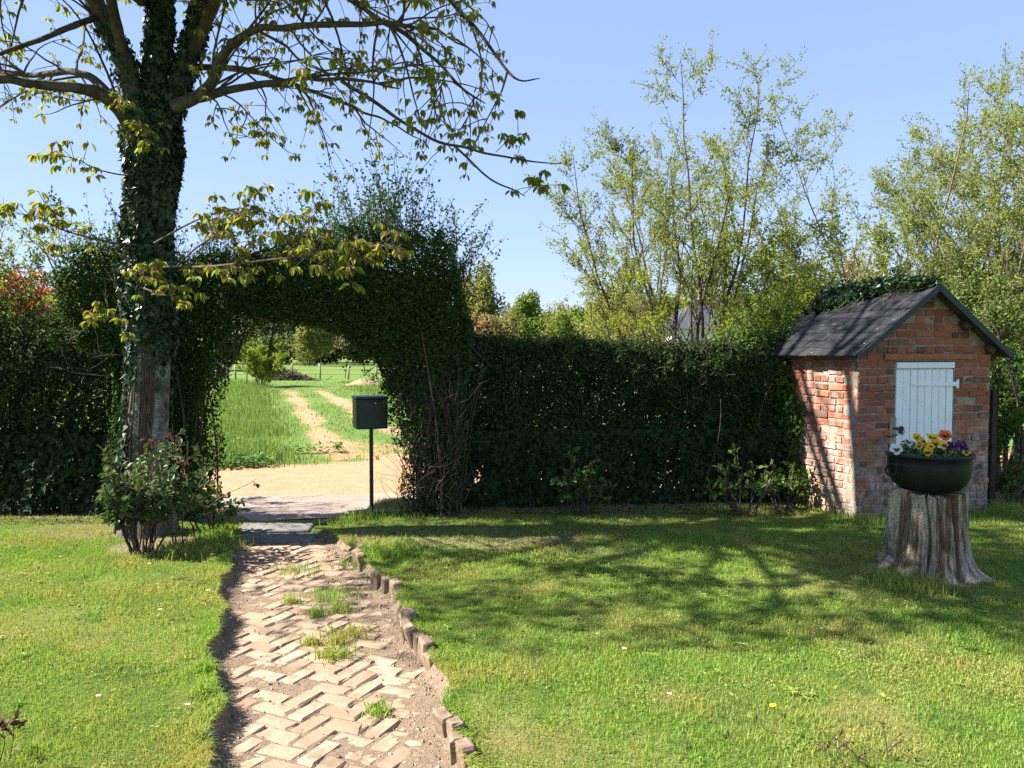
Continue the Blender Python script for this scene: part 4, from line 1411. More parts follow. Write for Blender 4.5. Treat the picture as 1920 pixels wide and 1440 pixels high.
# ------------------------------------------------------------------ the brick shed
n = N('old_brick')
p = n.geo("Position")
isl = n.geo("Random Per Island")
c = n.ramp(isl, [(0, (.12, .055, .042)), (.12, (.29, .085, .05)), (.4, (.40, .11, .06)), (.64, (.46, .15, .08)), (.82, (.31, .115, .072)), (.92, (.12, .075, .062)), (1, (.23, .095, .065))])
f = n.noise(22, 5, .7, p)
g = n.noise(140, 4, .7, p)
big = n.noise(2.6, 5, .62, p)
c = n.mix(n.maprange(f, .42, .68, 0, .55), c, (.20, .10, .07))
c = n.mix(n.maprange(g, .5, .75, 0, .45), c, (.45, .27, .19))
sep = n.new("SeparateXYZ")
n.link(p, sep.inputs[0])
low = n.maprange(n.math('ADD', sep.outputs[2], n.math('MULTIPLY', n.math('SUBTRACT', big, .5), 1.1)), .95, .6, 0, 1)      # lime bloom on the lower courses
bloom = n.math('MULTIPLY', low, n.maprange(n.noise(9, 6, .7, p), .42, .58, 0, .85))
c = n.mix(n.maprange(n.noise(27, 5, .7, p), .56, .64, 0, .65), c, (.34, .27, .2))
nrm = n.new("SeparateXYZ")
n.link(n.geo("True Normal"), nrm.inputs[0])
lw = n.math('MULTIPLY', n.maprange(nrm.outputs[0], -.5, -.8, 0, 1), n.maprange(n.noise(4.5, 6, .7, n.scaled(p, (1, 1, .6))), .5, .6, 0, .55))       # lime wash left on the wall facing the hedge
c = n.mix(n.math('MAXIMUM', bloom, lw), c, (.44, .39, .33))
c = n.mix(n.math('MULTIPLY', low, n.maprange(n.noise(6, 5, .7, p), .52, .62, 0, .8)), c, (.09, .085, .085))
moss = n.math('MULTIPLY', n.maprange(sep.outputs[2], .30, .02, 0, 1), n.maprange(f, .4, .6, 0, .8))
c = n.mix(moss, c, (.15, .16, .07))
n.color(c).set(.93, .12)
n.bump(n.math('ADD', f, g), .9, .008)
M['brick'] = n.m
n = N('lime_mortar')
p = n.geo("Position")
f, g = n.noise(11, 6, .7, p), n.noise(90, 4, .7, p)
c = n.ramp(f, [(.3, (.25, .195, .145)), (.5, (.38, .31, .24)), (.7, (.5, .43, .35))])
c = n.mix(n.maprange(g, .5, .75, 0, .5), c, (.15, .115, .085))
n.color(c).set(.95, .1)
n.bump(n.math('ADD', f, g), 1.0, .015)
M['mortar'] = n.m
n = N('white_door_paint')
p = n.geo("Position")
f, g = n.noise(5, 5, .65, n.scaled(p, (3, 3, .6))), n.noise(70, 4, .7, p)
c = n.ramp(f, [(.35, (.80, .82, .84)), (.65, (.88, .89, .9))])
c = n.mix(n.maprange(g, .62, .75, 0, .5), c, (.42, .41, .38))
n.color(c).set(.5, .35)
n.bump(g, .12, .003)
M['doorpaint'] = n.m
n = N('black_slate')
p = n.geo("Position")
isl = n.geo("Random Per Island")
f, g = n.noise(12, 6, .7, p), n.noise(120, 4, .7, p)
c = n.ramp(isl, [(0, (.011, .011, .014)), (.5, (.016, .016, .019)), (1, (.025, .025, .028))])
c = n.mix(n.maprange(f, .5, .7, 0, .5), c, (.045, .044, .042))
c = n.mix(n.maprange(n.noise(30, 1, .5, p), .745, .765, 0, .8), c, (.36, .35, .31))
n.color(c).set(.75, .25)
n.bump(n.math('ADD', f, g), .5, .006)
M['slate'] = n.m
M['verge'] = plain_mat('dark_verge_board', (.022, .025, .031), .55, .4, .25, 9, .25)
M['rust'] = plain_mat('rusty_iron', (.10, .06, .045), .75, .4, .5, 40, .4, .5)
M['shedbeam'] = bark_mat('weathered_beam', (.05, .035, .03), (.10, .075, .06), (.16, .12, .1), 9)

SH = (3.35, 8.25, 0)
SROT = math.atan2(.297, .955)
shed = thing('brick_shed', 'small red brick garden shed with a black slate roof and a white plank door', 'shed', SH, SROT)
WD, WL = 1.62, 1.25                                  # width of the gable front, length
SLOPE = .735
EZ = 1.66                                            # underside of the roof where it meets the side walls


def roof_under(s): return EZ + SLOPE * (WD / 2 - abs(s - WD / 2)) - .0


mb = MB()
DX0, DX1, DTOP, DBOT = .441, 1.161, 1.53, .07
th_ = .2
mb.prism([(0, -.1), (DX0, -.1), (DX0, DTOP), (0, DTOP)], .008, th_)
mb.prism([(DX1, -.1), (WD, -.1), (WD, DTOP), (DX1, DTOP)], .008, th_)
mb.prism([(DX0, -.1), (DX1, -.1), (DX1, DBOT), (DX0, DBOT)], .02, th_)
mb.prism([(0, DTOP + .0015), (WD, DTOP + .0015), (WD, EZ), (WD / 2, roof_under(WD / 2)), (0, EZ)], .008, th_)
mb.box((.108, (WL + th_) / 2, (EZ - .1) / 2), (.2, WL - th_ - .004, EZ + .1))
mb.box((WD - .108, (WL + th_) / 2, (EZ - .1) / 2), (.2, WL - th_ - .004, EZ + .1))
mb.prism([(.21, -.1), (WD - .21, -.1), (WD - .21, EZ), (WD / 2, roof_under(WD / 2) - .02), (.21, EZ)], WL - .2, WL)
BH = .0745


def lay(face, length, zmax_f, hole=None):
    """courses of single bricks on one face; face maps (along, out, z) to the shed frame"""
    row = 0
    z = -.03
    while z < 2.45:
        s = -(.11 if row % 2 else .0) - random.uniform(0, .03)
        hdr = (row % 4 == 2)
        while s < length:
            L_ = (.105 if (hdr or random.random() < .12) else .215) + random.gauss(0, .004)
            a0, a1 = max(s, 0.0), min(s + L_, length)
            s += L_ + .0125
            if a1 - a0 < .035: continue
            segs = [(a0, a1)]
            if hole and hole[2] - .01 < z + BH / 2 < hole[3] + .01:
                segs = [(u0, u1) for u0, u1 in ((a0, min(a1, hole[0])), (max(a0, hole[1]), a1)) if u1 - u0 > .03]
            for u0, u1 in segs:
                zc = z + BH / 2 + random.gauss(0, .002) + .006 * math.sin(u0 * 4 + row)
                if zc + BH / 2 > zmax_f((u0 + u1) / 2) - .02: continue
                out = random.gauss(.004, .0028) - (.012 if random.random() < .07 else 0)
                h_ = BH - .0135 + random.gauss(0, .002)
                face(mb, u0, u1, zc, h_, out)
        z += BH
        row += 1


def face_front(m, a0, a1, z, h_, out):
    m.box(((a0 + a1) / 2, .03 - out, z), (a1 - a0, .06, h_), Matrix.Rotation(random.gauss(0, .012), 3, 'Y'), 1, .0022, .006)


def face_left(m, a0, a1, z, h_, out):
    m.box((.03 - out, (a0 + a1) / 2, z), (.06, a1 - a0, h_), Matrix.Rotation(random.gauss(0, .012), 3, 'X'), 1, .0022, .006)


def face_right(m, a0, a1, z, h_, out):
    m.box((WD - .03 + out, (a0 + a1) / 2, z), (.06, a1 - a0, h_), None, 1, .0022, .006)


lay(face_front, WD, roof_under, (DX0 - .012, DX1 + .012, DBOT, DTOP + .05))
lay(lambda m, a0, a1, z, h_, o: face_left(m, a0 + .065 if a0 < .01 else a0, a1, z, h_, o) if a1 - a0 > .1 else None, WL, lambda s: EZ)
lay(lambda m, a0, a1, z, h_, o: face_right(m, a0 + .065 if a0 < .01 else a0, a1, z, h_, o) if a1 - a0 > .1 else None, WL, lambda s: EZ)
wallo = mb.build('wall', [M['mortar'], M['brick']], shed, local=True)
mb = MB()                                            # flat brick lintel course over the door
mb.box((.86, -.004, DTOP + .045), (1.14, .05, .058), None, 0, .004, .006)
mb.build('lintel', M['brick'], shed, local=True)
# roof: two sloping decks carrying rows of slates
mb = MB()
V0, V1 = -.13, 1.54
OV = .13
ang = math.atan(SLOPE)
slen = (WD / 2 + OV) / math.cos(ang)
for sgn in (-1, 1):
    Rm = Matrix.Rotation(sgn * ang, 3, 'Y')
    def pos(q, v, up):                               # q: distance up the slope from the eave
        s = (WD / 2 + OV - q * math.cos(ang)) * sgn
        return (WD / 2 + s + sgn * up * math.sin(ang), v, EZ - OV * SLOPE + q * math.sin(ang) + up * math.cos(ang))
    mb.box(pos(slen / 2, (V0 + V1) / 2, .012), (slen, V1 - V0, .018), Rm, 1)
    nrow = 9
    step = slen / nrow
    for r_ in range(nrow):
        v = V0 - .01 + (0 if r_ % 2 else -.07)
        while v < V1 - .03:
            w_ = .155
            v0, v1 = max(v, V0 - .012), min(v + w_, V1)
            v += w_ + .004
            if v1 - v0 < .03: continue
            lift = Matrix.Rotation(-sgn * (.04 + random.gauss(0, .008)), 3, 'Y')
            q_ = pos((r_ + .5) * step + random.gauss(0, .004), (v0 + v1) / 2, .03 + random.gauss(0, .0015))
            mb.box(q_, (step * 1.12, v1 - v0, .007), lift @ Rm, 0, .0012)
mb.build('roof', [M['slate'], M['shedbeam']], shed, local=True)
mb = MB()
for sgn in (-1, 1):
    q0 = (WD / 2 + sgn * (WD / 2 + OV), EZ - OV * SLOPE)
    q1 = (WD / 2 + sgn * .0, EZ + SLOPE * WD / 2)
    poly = [(q0[0], q0[1] - .03), (q1[0], q1[1] - .04), (q1[0], q1[1] + .042), (q0[0], q0[1] + .028)]
    mb.prism(poly if sgn < 0 else poly[::-1], V0 - .028 - (.002 if sgn > 0 else 0), V0 - .008)
mb.build('verge_board', M['verge'], shed, local=True)
mb = MB()
mb.box((WD / 2, (V0 + V1) / 2 - .02, EZ + SLOPE * WD / 2 - .075), (.05, V1 - V0 - .1, .09), None, 0, .002, .006)     # ridge beam and purlin ends
mb.build('beam', M['shedbeam'], shed, local=True)
for sgn in (-1, 1):
    for s_, z_ in ((WD / 2 - .06, -.012), (WD / 2 - .38, .225)):
        mb = MB()
        mb.box((WD / 2 + sgn * s_, -.02, EZ + z_), (.09, .12, .06), Matrix.Rotation(sgn * .6, 3, 'Y'), 0, .003, .006)
        mb.build('purlin_end', M['shedbeam'], shed, local=True)
# door of eight planks
door = MB()
pw = (DX1 - DX0 - .016) / 8
for k in range(8):
    door.box((DX0 + .008 + pw * (k + .5), .018 + random.gauss(0, .0012), (DTOP - .075 + DBOT) / 2), (pw - .006, .026, DTOP - .075 - DBOT - .01), None, 0, .0006, .004)
door.box(((DX0 + DX1) / 2, .036, (DTOP + DBOT) / 2), (DX1 - DX0 - .02, .01, DTOP - DBOT - .02))
door.box(((DX0 + DX1) / 2, .006, DTOP - .038), (DX1 - DX0 - .012, .036, .06), None, 0, .0008, .005)
do = door.build('door', M['doorpaint'], shed, local=True)
for zt in (DTOP - .205, .335):
    mb = MB()
    mb.prism([(DX0 + .2, zt - .035), (DX1 + .035, zt - .045), (DX1 + .035, zt), (DX0 + .2, zt - .017)], -.009, .003)
    mb.box((DX1 + .035, -.006, zt - .023), (.03, .018, .09), None, 0, 0, .004)
    mb.build('strap_hinge', M['doorpaint'], do, local=True)
mb = MB()
mb.box((DX0 - .03, -.006, .83), (.075, .012, .30), None, 1, .001, .003)
mb.box((DX0 + .03, -.014, .87), (.13, .016, .022), Matrix.Rotation(.06, 3, 'Y'), 0, .001, .003)
mb.box((DX0 + .062, -.016, .855), (.034, .022, .075), Matrix.Rotation(.1, 3, 'Y'), 0, .002, .004)
mb.tubes(np.array([(DX0 - .13, -.03, .81), (DX0 - .09, -.035, .795), (DX0 - .05, -.032, .80), (DX0 + .01, -.02, .81)]), np.full(4, .007), 6)
a_ = np.linspace(0, math.pi * 2, 14)
mb.tubes(np.stack([DX0 + .06 + .022 * np.cos(a_), np.full(14, -.035), .84 + .028 * np.sin(a_)], 1), np.full(14, .004), 5)
mb.build('hasp', [M['rust'], M['mortar']], do, local=True)
mb = MB()
mb.tubes(np.array([(.0, .93, 1.47), (-.05, .93, 1.47), (-.07, .90, 1.475), (-.07, .84, 1.47)]), np.full(4, .008), 6)
mb.build('hook', M['rust'], shed, local=True)


def shed_pt(s, v, z):
    return np.array((SH[0] + s * math.cos(SROT) - v * math.sin(SROT), SH[1] + s * math.sin(SROT) + v * math.cos(SROT), z))


def shed_pts(S, V_, Z):
    return np.stack([SH[0] + S * math.cos(SROT) - V_ * math.sin(SROT), SH[1] + S * math.sin(SROT) + V_ * math.cos(SROT), Z], 1)


# ivy over the ridge of the roof
iv = thing('ivy', 'ivy mat growing over the back and ridge of the black shed roof', 'ivy', tuple(shed_pt(.6, .9, 2.1)))
mb, mw = MB(), MB()
k = 9000
vv = rng.uniform(-.12, 1.5, k)
reach = .08 + .30 * smooth(.3, 1.5, vv) + .06 * noise2(vv, vv * 0, 5)        # how far down the left slope the mat comes
q = -rng.uniform(-.35, 1, k) * reach
ss = WD / 2 + q
zz = EZ + SLOPE * (WD / 2 - np.abs(ss - WD / 2)) + .05
lift = np.abs(rng.normal(0, .036, k)) * (1 - .4 * np.clip(-q / reach, 0, 1)) * np.interp(vv, [-.1, .2, 1.5], [.7, 1.2, 1.5])
P = shed_pts(ss, vv, zz + lift)
L_ = rng.uniform(.03, .06, k)
mb.leaves(P, rng.normal(0, 1, (k, 3)) * (1, 1, .5) + (-.5, 0, -.3), rng.normal(0, .5, (k, 3)) + (-.3, -.2, .9), L_, L_ * .9, 'ivy', .12)
for _ in range(30):
    v0 = rng.uniform(0, 1.4)
    t_ = np.linspace(0, 1, 8)
    s_ = WD / 2 + .1 - t_ * rng.uniform(.2, .5)
    v_ = v0 + np.cumsum(rng.normal(0, .03, 8))
    mw.tubes(shed_pts(s_, v_, EZ + SLOPE * (WD / 2 - np.abs(s_ - WD / 2)) + .055 + .02 * rng.uniform(0, 1, 8)), np.full(8, .005), 4)
mb.build('foliage', M['ivy'], iv)
mw.build('stem', M['hedgestem'], iv)
# ivy on the back corner of the left wall
iv = thing('ivy', 'green ivy climbing the back corner of the lit left wall of the brick shed', 'ivy', tuple(shed_pt(-.02, 1.1, 0)))
mb, mw = MB(), MB()
k = 2600
z_ = rng.uniform(.05, 1.55, k)
vmin = .92 + .14 * np.sin(z_ * 5) + .25 * smooth(.75, .2, z_) * -1 + .1 * noise2(z_, z_ * 0 + 4, 4)
v_ = vmin + rng.uniform(0, 1, k) ** .8 * (1.38 - vmin)
P = shed_pts(-.015 - np.abs(rng.normal(0, .05, k)), v_, z_)
L_ = rng.uniform(.035, .065, k)
mb.leaves(P, rng.normal(0, .5, (k, 3)) + (0, 0, -1), rng.normal(0, .45, (k, 3)) + (-.95, -.3, .2), L_, L_ * .9, 'ivy', .12)
for _ in range(9):
    zz = np.linspace(.0, rng.uniform(.8, 1.5), 9)
    mw.tubes(shed_pts(np.full(9, -.012), 1.15 + np.cumsum(rng.normal(0, .025, 9)), zz), np.full(9, .006), 4)
mb.build('foliage', M['laurel'], iv)
mw.build('stem', M['hedgestem'], iv)
# dark post at the right of the shed
q = at(1856, 930, 9.0)
mb = MB()
mb.box((q[0], 9.0, .6), (.085, .085, 1.25), Matrix.Rotation(.3, 3, 'Z'), 0, .004, .008)
tag(mb.build('wooden_post', M['darkwood']), 'dark square wooden post standing at the right side of the brick shed', 'post')

# ------------------------------------------------------------------ the tree stump with the iron pot
n = N('weathered_stump')
tc = n.obj()
sp = n.new("SeparateXYZ")
n.link(tc, sp.inputs[0])
angn = n.math('ARCTAN2', sp.outputs[1], sp.outputs[0])
cv = n.new("CombineXYZ")
n.link(n.math('COSINE', angn), cv.inputs[0])
n.link(n.math('SINE', angn), cv.inputs[1])
n.link(n.math('MULTIPLY', sp.outputs[2], .8), cv.inputs[2])
f = n.noise(4.2, 7, .68, cv.outputs[0], 1.2)
g = n.noise(24, 5, .7, n.scaled(cv.outputs[0], (1, 1, .3)), .5)
b_ = n.noise(1.7, 5, .65, cv.outputs[0], .8)
h_ = n.noise(60, 4, .7, tc)
pale = n.ramp(n.math('ADD', n.math('MULTIPLY', f, .45), n.math('MULTIPLY', g, .55)), [(.33, (.15, .10, .065)), (.44, (.40, .30, .205)), (.54, (.62, .51, .38)), (.7, (.74, .65, .52))])
core = n.ramp(n.math('ADD', n.math('MULTIPLY', f, .4), n.math('MULTIPLY', g, .6)), [(.35, (.07, .043, .03)), (.5, (.22, .135, .085)), (.64, (.38, .25, .16))])
c = n.mix(n.maprange(n.math('ADD', n.attr('recess'), n.math('MULTIPLY', n.math('SUBTRACT', b_, .5), 2.2)), .5, .85), pale, core)
c = n.mix(n.maprange(h_, .52, .75, 0, .5), c, (.12, .085, .06))
ms = n.math('MULTIPLY', n.maprange(sp.outputs[2], .42, .12, 0, 1), n.maprange(sp.outputs[0], .02, -.2, 0, 1))
c = n.mix(n.math('MULTIPLY', ms, n.maprange(n.noise(13, 5, .65, tc), .36, .56, 0, .9)), c, (.075, .07, .032))
n.color(c).set(.93, .12)
n.bump(n.math('ADD', n.math('ADD', f, g), n.math('MULTIPLY', h_, .5)), 1.0, .03)
M['stump'] = n.m
ST = (3.08, 6.27)
stp = thing('tree_stump', 'weathered tree stump with streaked grey-brown wood on the lawn, carrying the iron pot', 'tree stump', (*ST, 0))
na, nz = 300, 90
A_ = np.arange(na) * 2 * math.pi / na
zs = np.concatenate([[-.05], np.linspace(.0, .615, nz - 1)])
V, RC = [], []
flare = [(-.62, .17, 17), (-.95, .08, 14), (-2.35, .09, 13), (-2.75, .07, 11), (-1.55, .07, 9), (.4, .08, 10), (1.8, .15, 9), (3.0, .14, 10)]
for z in zs:
    r_ = np.interp(z, [-.05, .05, .2, .4, .62], [.285, .28, .266, .258, .252]) * np.ones(na)
    for a0, am, sh in flare:
        da = np.angle(np.exp(1j * (A_ - a0 - .35 * z)))
        r_ += am * np.exp(-(da * sh / 3.2) ** 2) * math.exp(-max(z, 0) / .055) * (.9 if z >= 0 else 1.1)
        r_ += .018 * np.exp(-(da * sh / 3.2) ** 2) * math.exp(-max(z, 0) / .4)
    cs = np.stack([np.cos(A_), np.sin(A_), np.full(na, z * 1.1)], 1)
    rg = .020 * noise3(cs * (1, 1, .6), 1.9) + .012 * noise3(cs * (1, 1, .45), 4.6) - .009 * np.abs(noise3(cs * (1, 1, .3) + 4, 9)) + .004 * noise3(cs, 17)
    for a0, dp, wd in ((-1.28, .035, .07), (-2.05, .022, .04), (-.72, .02, .04), (-1.75, .014, .03)):           # long cracks
        rg = rg - dp * np.exp(-(np.angle(np.exp(1j * (A_ - a0 - .3 * math.sin(z * 6) * .3))) / wd) ** 2)
    r_ = r_ + rg
    RC.append(smooth(.004, -.028, rg))
    V.append(np.stack([ST[0] + np.cos(A_) * r_, ST[1] + np.sin(A_) * r_, np.full(na, z) + .02 * noise3(cs, 3) * (z > .59) - .03 * (z > .6) * (rg < -.02)], 1))
V = np.concatenate(V)
i_ = (np.arange(nz - 1) * na)[:, None]
j_ = np.arange(na)[None]
mb = MB()
F = np.stack([i_ + j_, i_ + (j_ + 1) % na, i_ + na + (j_ + 1) % na, i_ + na + j_], -1).reshape(-1, 4)
top = (nz - 1) * na
mb.add(np.concatenate([V, [[*ST, .6]]]), F, 0, True)
mb.F.append((np.stack([top + j_[0], top + (j_[0] + 1) % na, np.full(na, len(V))], 1), 0, False))
mb.attrs['recess'] = np.concatenate(RC + [[.5]])
mb.build('trunk', M['stump'], stp)

n = N('cast_iron')
p = n.geo("Position")
f, g = n.noise(9, 5, .65, p), n.noise(130, 4, .7, p)
c = n.ramp(f, [(.3, (.006, .0065, .0065)), (.6, (.011, .0115, .011)), (.75, (.024, .021, .018))])
n.color(c).set(.55, .3)
n.bump(g, .35, .004)
M['iron'] = n.m
M['potsoil'] = plain_mat('dry_potting_soil', (.24, .20, .13), .95, .1, .4, 60, .9)
PZ = .617
pot = thing('iron_pot', 'black cast iron cooking pot with ring handles, set on the tree stump as a planter', 'pot', (*ST, PZ))
mb = MB()
prof = [(0.0, 0.0), (.17, .0), (.205, .012), (.245, .045), (.272, .095), (.284, .15), (.286, .20), (.284, .238), (.296, .246), (.304, .258), (.304, .268), (.292, .272), (.272, .262), (.27, .2), (.255, .1), (.2, .04), (0, .035)]
mb.lathe(prof, (*ST, PZ), 64)
mb.build('bowl', M['iron'], pot)
mb = MB()
mb.lathe([(0, .245), (.1, .243), (.2, .238), (.274, .225)], (*ST, PZ), 40)
mb.build('soil', M['potsoil'], pot)
for a0 in (math.pi * 1.075, math.pi * .075):
    mb = MB()
    cx, cy = ST[0] + math.cos(a0) * .285, ST[1] + math.sin(a0) * .285
    rad_ = np.array((math.cos(a0), math.sin(a0), 0))
    tan_ = np.array((-math.sin(a0), math.cos(a0), 0))
    c0 = np.array((cx, cy, PZ + .185))
    t_ = np.linspace(0, 2 * math.pi, 22)
    for off in (-.045, .045):
        mb.box(c0 + tan_ * off + rad_ * .012 + (0, 0, .012), (.05, .024, .04), Matrix.Rotation(a0, 3, 'Z'), 0, .001, .008)
    rc = c0 + rad_ * .035 + (0, 0, -.03)
    mb.tubes(np.stack([rc + tan_ * .058 * math.cos(x_) + (rad_ * .25 + np.array((0, 0, -.9))) * .045 * math.sin(x_) for x_ in t_]), np.full(22, .0085), 8)
    mb.build('handle', M['iron'], pot)


# pansies
def petal(cx, cy, w_, h_, rot, nseg=11):
    a_ = np.arange(nseg) * 2 * math.pi / nseg
    x_ = np.cos(a_) * w_ * (1 + .07 * np.sin(a_ * 5 + rot))
    y_ = np.sin(a_) * h_ * (1 + .07 * np.cos(a_ * 4))
    return np.stack([cx + x_ * math.cos(rot) - y_ * math.sin(rot), cy + x_ * math.sin(rot) + y_ * math.cos(rot)], 1)


PC = {'white': (.78, .76, .70), 'yellow': (.80, .47, .012), 'lemon': (.82, .6, .03), 'orange': (.72, .12, .025), 'purple': (.045, .012, .10), 'blotch': (.03, .008, .03)}
for k_, v_ in list(PC.items()):
    M['petal_' + k_] = leaf_mat('petal_' + k_, [tuple(x * .85 for x in v_), v_], .3, .6, .2, (1.1, 1.05, .95))


def bloom(root, c0, size, colr, top=None, face=None, blotch=True):
    size = size * 1.14
    face = norm(np.array(face if face is not None else (rng.normal(0, .35) - .15, -.85 + rng.normal(0, .15), .45 + rng.normal(0, .2))))
    sx = norm(np.cross((0, 0, 1.0), face))
    sy = np.cross(face, sx)
    mb = MB()
    def put(pts, dz, mi, cup=.0):
        r2 = (pts ** 2).sum(1)
        V = np.array(c0) + size * (pts[:, :1] * sx + pts[:, 1:2] * sy + (dz + cup * r2)[:, None] * face)
        ctr = V.mean(0) - face * size * .06
        m_ = len(V)
        mb.add(np.concatenate([V, [ctr]]), np.array([[i, (i + 1) % m_, m_] for i in range(m_)]), mi)
    z_ = np.zeros(11)
    put(petal(-.34, .42, .42, .46, .5), z_ - .10, 1, -.12)
    put(petal(.34, .42, .42, .46, -.5), z_ - .14, 1, -.12)
    put(petal(-.50, -.08, .42, .38, .2), z_ - .03, 0, -.15)
    put(petal(.50, -.08, .42, .38, -.2), z_ - .01, 0, -.15)
    put(petal(0, -.46, .52, .44, 0), z_ + .04, 0, -.18)
    if blotch:
        put(petal(-.26, -.06, .19, .13, .2), z_ + .085, 2)
        put(petal(.26, -.06, .19, .13, -.2), z_ + .09, 2)
        put(petal(0, -.28, .24, .2, 0), z_ + .12, 2)
    put(petal(0, -.04, .10, .09, 0), z_ + .17, 3)
    mb.build('flower', [M['petal_' + colr], M['petal_' + (top or colr)], M['petal_blotch'], M['petal_yellow']], root)


def pansy(label, dx, dy, blooms, nleaf=45, h=.09):
    b = np.array((ST[0] + dx, ST[1] + dy, PZ + .235))
    t = thing('pansy', label, 'pansy', tuple(b), 0, 'pansies in the iron pot')
    mb, mw = MB(), MB()
    P = b + rng.normal(0, 1, (nleaf, 3)) * (.038, .03, 0) + np.stack([np.zeros(nleaf)] * 2 + [rng.uniform(.01, h * .8, nleaf)], 1)
    L_ = rng.uniform(.025, .045, nleaf)
    mb.leaves(P, rand_dir(nleaf) + (0, 0, .25), rand_dir(nleaf) * .6 + (0, -.3, .8), L_, L_ * .6, 'oval', .15, .2)
    mb.build('foliage', M['pansyleaf'], t)
    for (ox, oy, oz, sz, colr, top) in blooms:
        c_ = b + np.array((ox, oy, oz))
        mw.tubes(np.stack([b + (ox * .3, oy * .3, .0), b + (ox * .7, oy * .7 + .01, oz * .6), c_ + (0, .006, 0)]), np.array((.003, .0025, .002)), 4)
        bloom(t, c_, sz, colr, top)
    mw.build('stem', M['pansyleaf'], t)


pansy('white pansy with dark blotches hanging over the left rim of the pot', -.235, -.04, [(-.05, -.05, .075, .044, 'white', None)], 50, .08)
pansy('leafy pansy with small white flowers just right of the leftmost white pansy', -.155, .02, [(.0, -.03, .115, .028, 'white', None), (.045, -.02, .09, .026, 'white', None), (-.03, .0, .12, .024, 'white', None)], 110, .13)
pansy('yellow pansy low at the front, left of the tall yellow clump', -.085, -.12, [(.0, -.03, .06, .033, 'yellow', None), (.03, -.01, .10, .03, 'yellow', None)], 45, .08)
pansy('tallest clump of yellow pansies in the middle of the pot', -.02, .02, [(-.035, -.03, .125, .034, 'yellow', None), (.025, -.02, .155, .035, 'yellow', None), (.06, .0, .145, .032, 'lemon', None), (-.01, -.04, .10, .03, 'lemon', None), (-.06, .01, .15, .03, 'yellow', None), (.0, -.06, .06, .03, 'yellow', None), (.05, -.05, .11, .032, 'yellow', None), (-.07, -.04, .09, .03, 'lemon', None)], 80, .12)
pansy('lemon-yellow pansies right of the middle, in front of the purple ones', .06, -.06, [(.0, -.03, .105, .036, 'lemon', None), (.05, -.03, .07, .032, 'yellow', None), (.03, -.01, .04, .028, 'yellow', None)], 60, .09)
pansy('bright orange-red pansy standing highest on the right of the pot', .125, .03, [(.0, -.01, .165, .045, 'orange', None)], 45, .1)
pansy('deep purple pansy below the orange-red one', .13, -.07, [(.0, -.02, .105, .045, 'purple', None), (-.045, -.02, .095, .034, 'purple', None)], 50, .08)
pansy('purple and yellow pansy hanging at the right rim of the pot', .21, -.03, [(.0, -.03, .10, .038, 'purple', None), (.02, -.05, .055, .032, 'lemon', 'purple')], 55, .08)

# ------------------------------------------------------------------ the letterbox
n = N('dark_green_paint')
p = n.geo("Position")
f = n.noise(7, 4, .6, p)
n.color(n.ramp(f, [(.3, (.006, .017, .015)), (.7, (.010, .024, .021))])).set(.42, .45)
n.bump(n.noise(160, 2, .5, p), .05, .002)
M['greenpaint'] = n.m
LBx, LBy = float(at(695, 960, 8.6)[0]), 8.6
lb = thing('letterbox', 'dark green metal letterbox on a thin post under the leafy arch', 'letterbox', (LBx, LBy, 0), R(19))
mb = MB()
mb.box((.0, 0, 1.005), (.315, .26, .30), None, 0, 0, .008)
mb.box((.0, -.134, 1.0), (.285, .008, .265), None, 0, 0, .003)
mb.build('box', M['greenpaint'], lb, local=True)
mb = MB()
mb.prism([(-.168, 1.158), (.168, 1.158), (.168, 1.168), (.15, 1.18), (-.15, 1.18), (-.168, 1.168)], -.148, .145)
mb.build('lid', M['greenpaint'], lb, local=True)
mb = MB()
mb.box((.01, 0, .43), (.036, .036, .853), None, 0, 0, .003)
mb.box((.01, 0, .008), (.12, .12, .008))
mb.build('post', M['greenpaint'], lb, local=True)
mb = MB()
mb.lathe([(0, 0), (.009, 0), (.009, .004), (0, .004)], (0, 0, 0), 14)
V = np.concatenate(mb.V)
mb2 = MB().add(np.stack([V[:, 0] + .03, -.139 - V[:, 2], V[:, 1] + 1.115], 1), [tuple(q) for q in mb.F[0][0]])
M['steel'] = plain_mat('dull_steel', (.3, .3, .3), .4, .5, .1, 20, 0, .9)
mb2.build('lock', M['steel'], lb, local=True)
mb = MB()
mb.box((.06, -.02, -.045), (.40, .36, .09), None, 0, .003, .01)
M['palecon'] = plain_mat('pale_concrete', (.33, .32, .30), .9, .15, .3, 12, .4)
mb.build('base', M['palecon'], lb, local=True)
lb.location.z = .0

# ------------------------------------------------------------------ out in the field
FZ = -.31


def fence(name, label, pts, hp, rp, mat, wires, group=None):
    t = thing(name, label, 'fence', (pts[0][0], pts[0][1], FZ))
    for (x_, y_) in pts:
        mb = MB()
        h_ = hp * random.uniform(.9, 1.1)
        mb.tubes(np.array([(x_, y_, FZ - .05), (x_ + random.gauss(0, .02), y_, FZ + h_ * .5), (x_ + random.gauss(0, .05), y_, FZ + h_)]), np.array((rp, rp, rp * .92)), 8, 0, True)
        mb.build('post', mat, t)
    if wires:
        mb = MB()
        for z_ in wires:
            mb.tubes(np.array([(x_, y_, FZ + z_) for x_, y_ in pts]), np.full(len(pts), .011), 4)
        mb.build('wire', M['steel'], t)
    return t


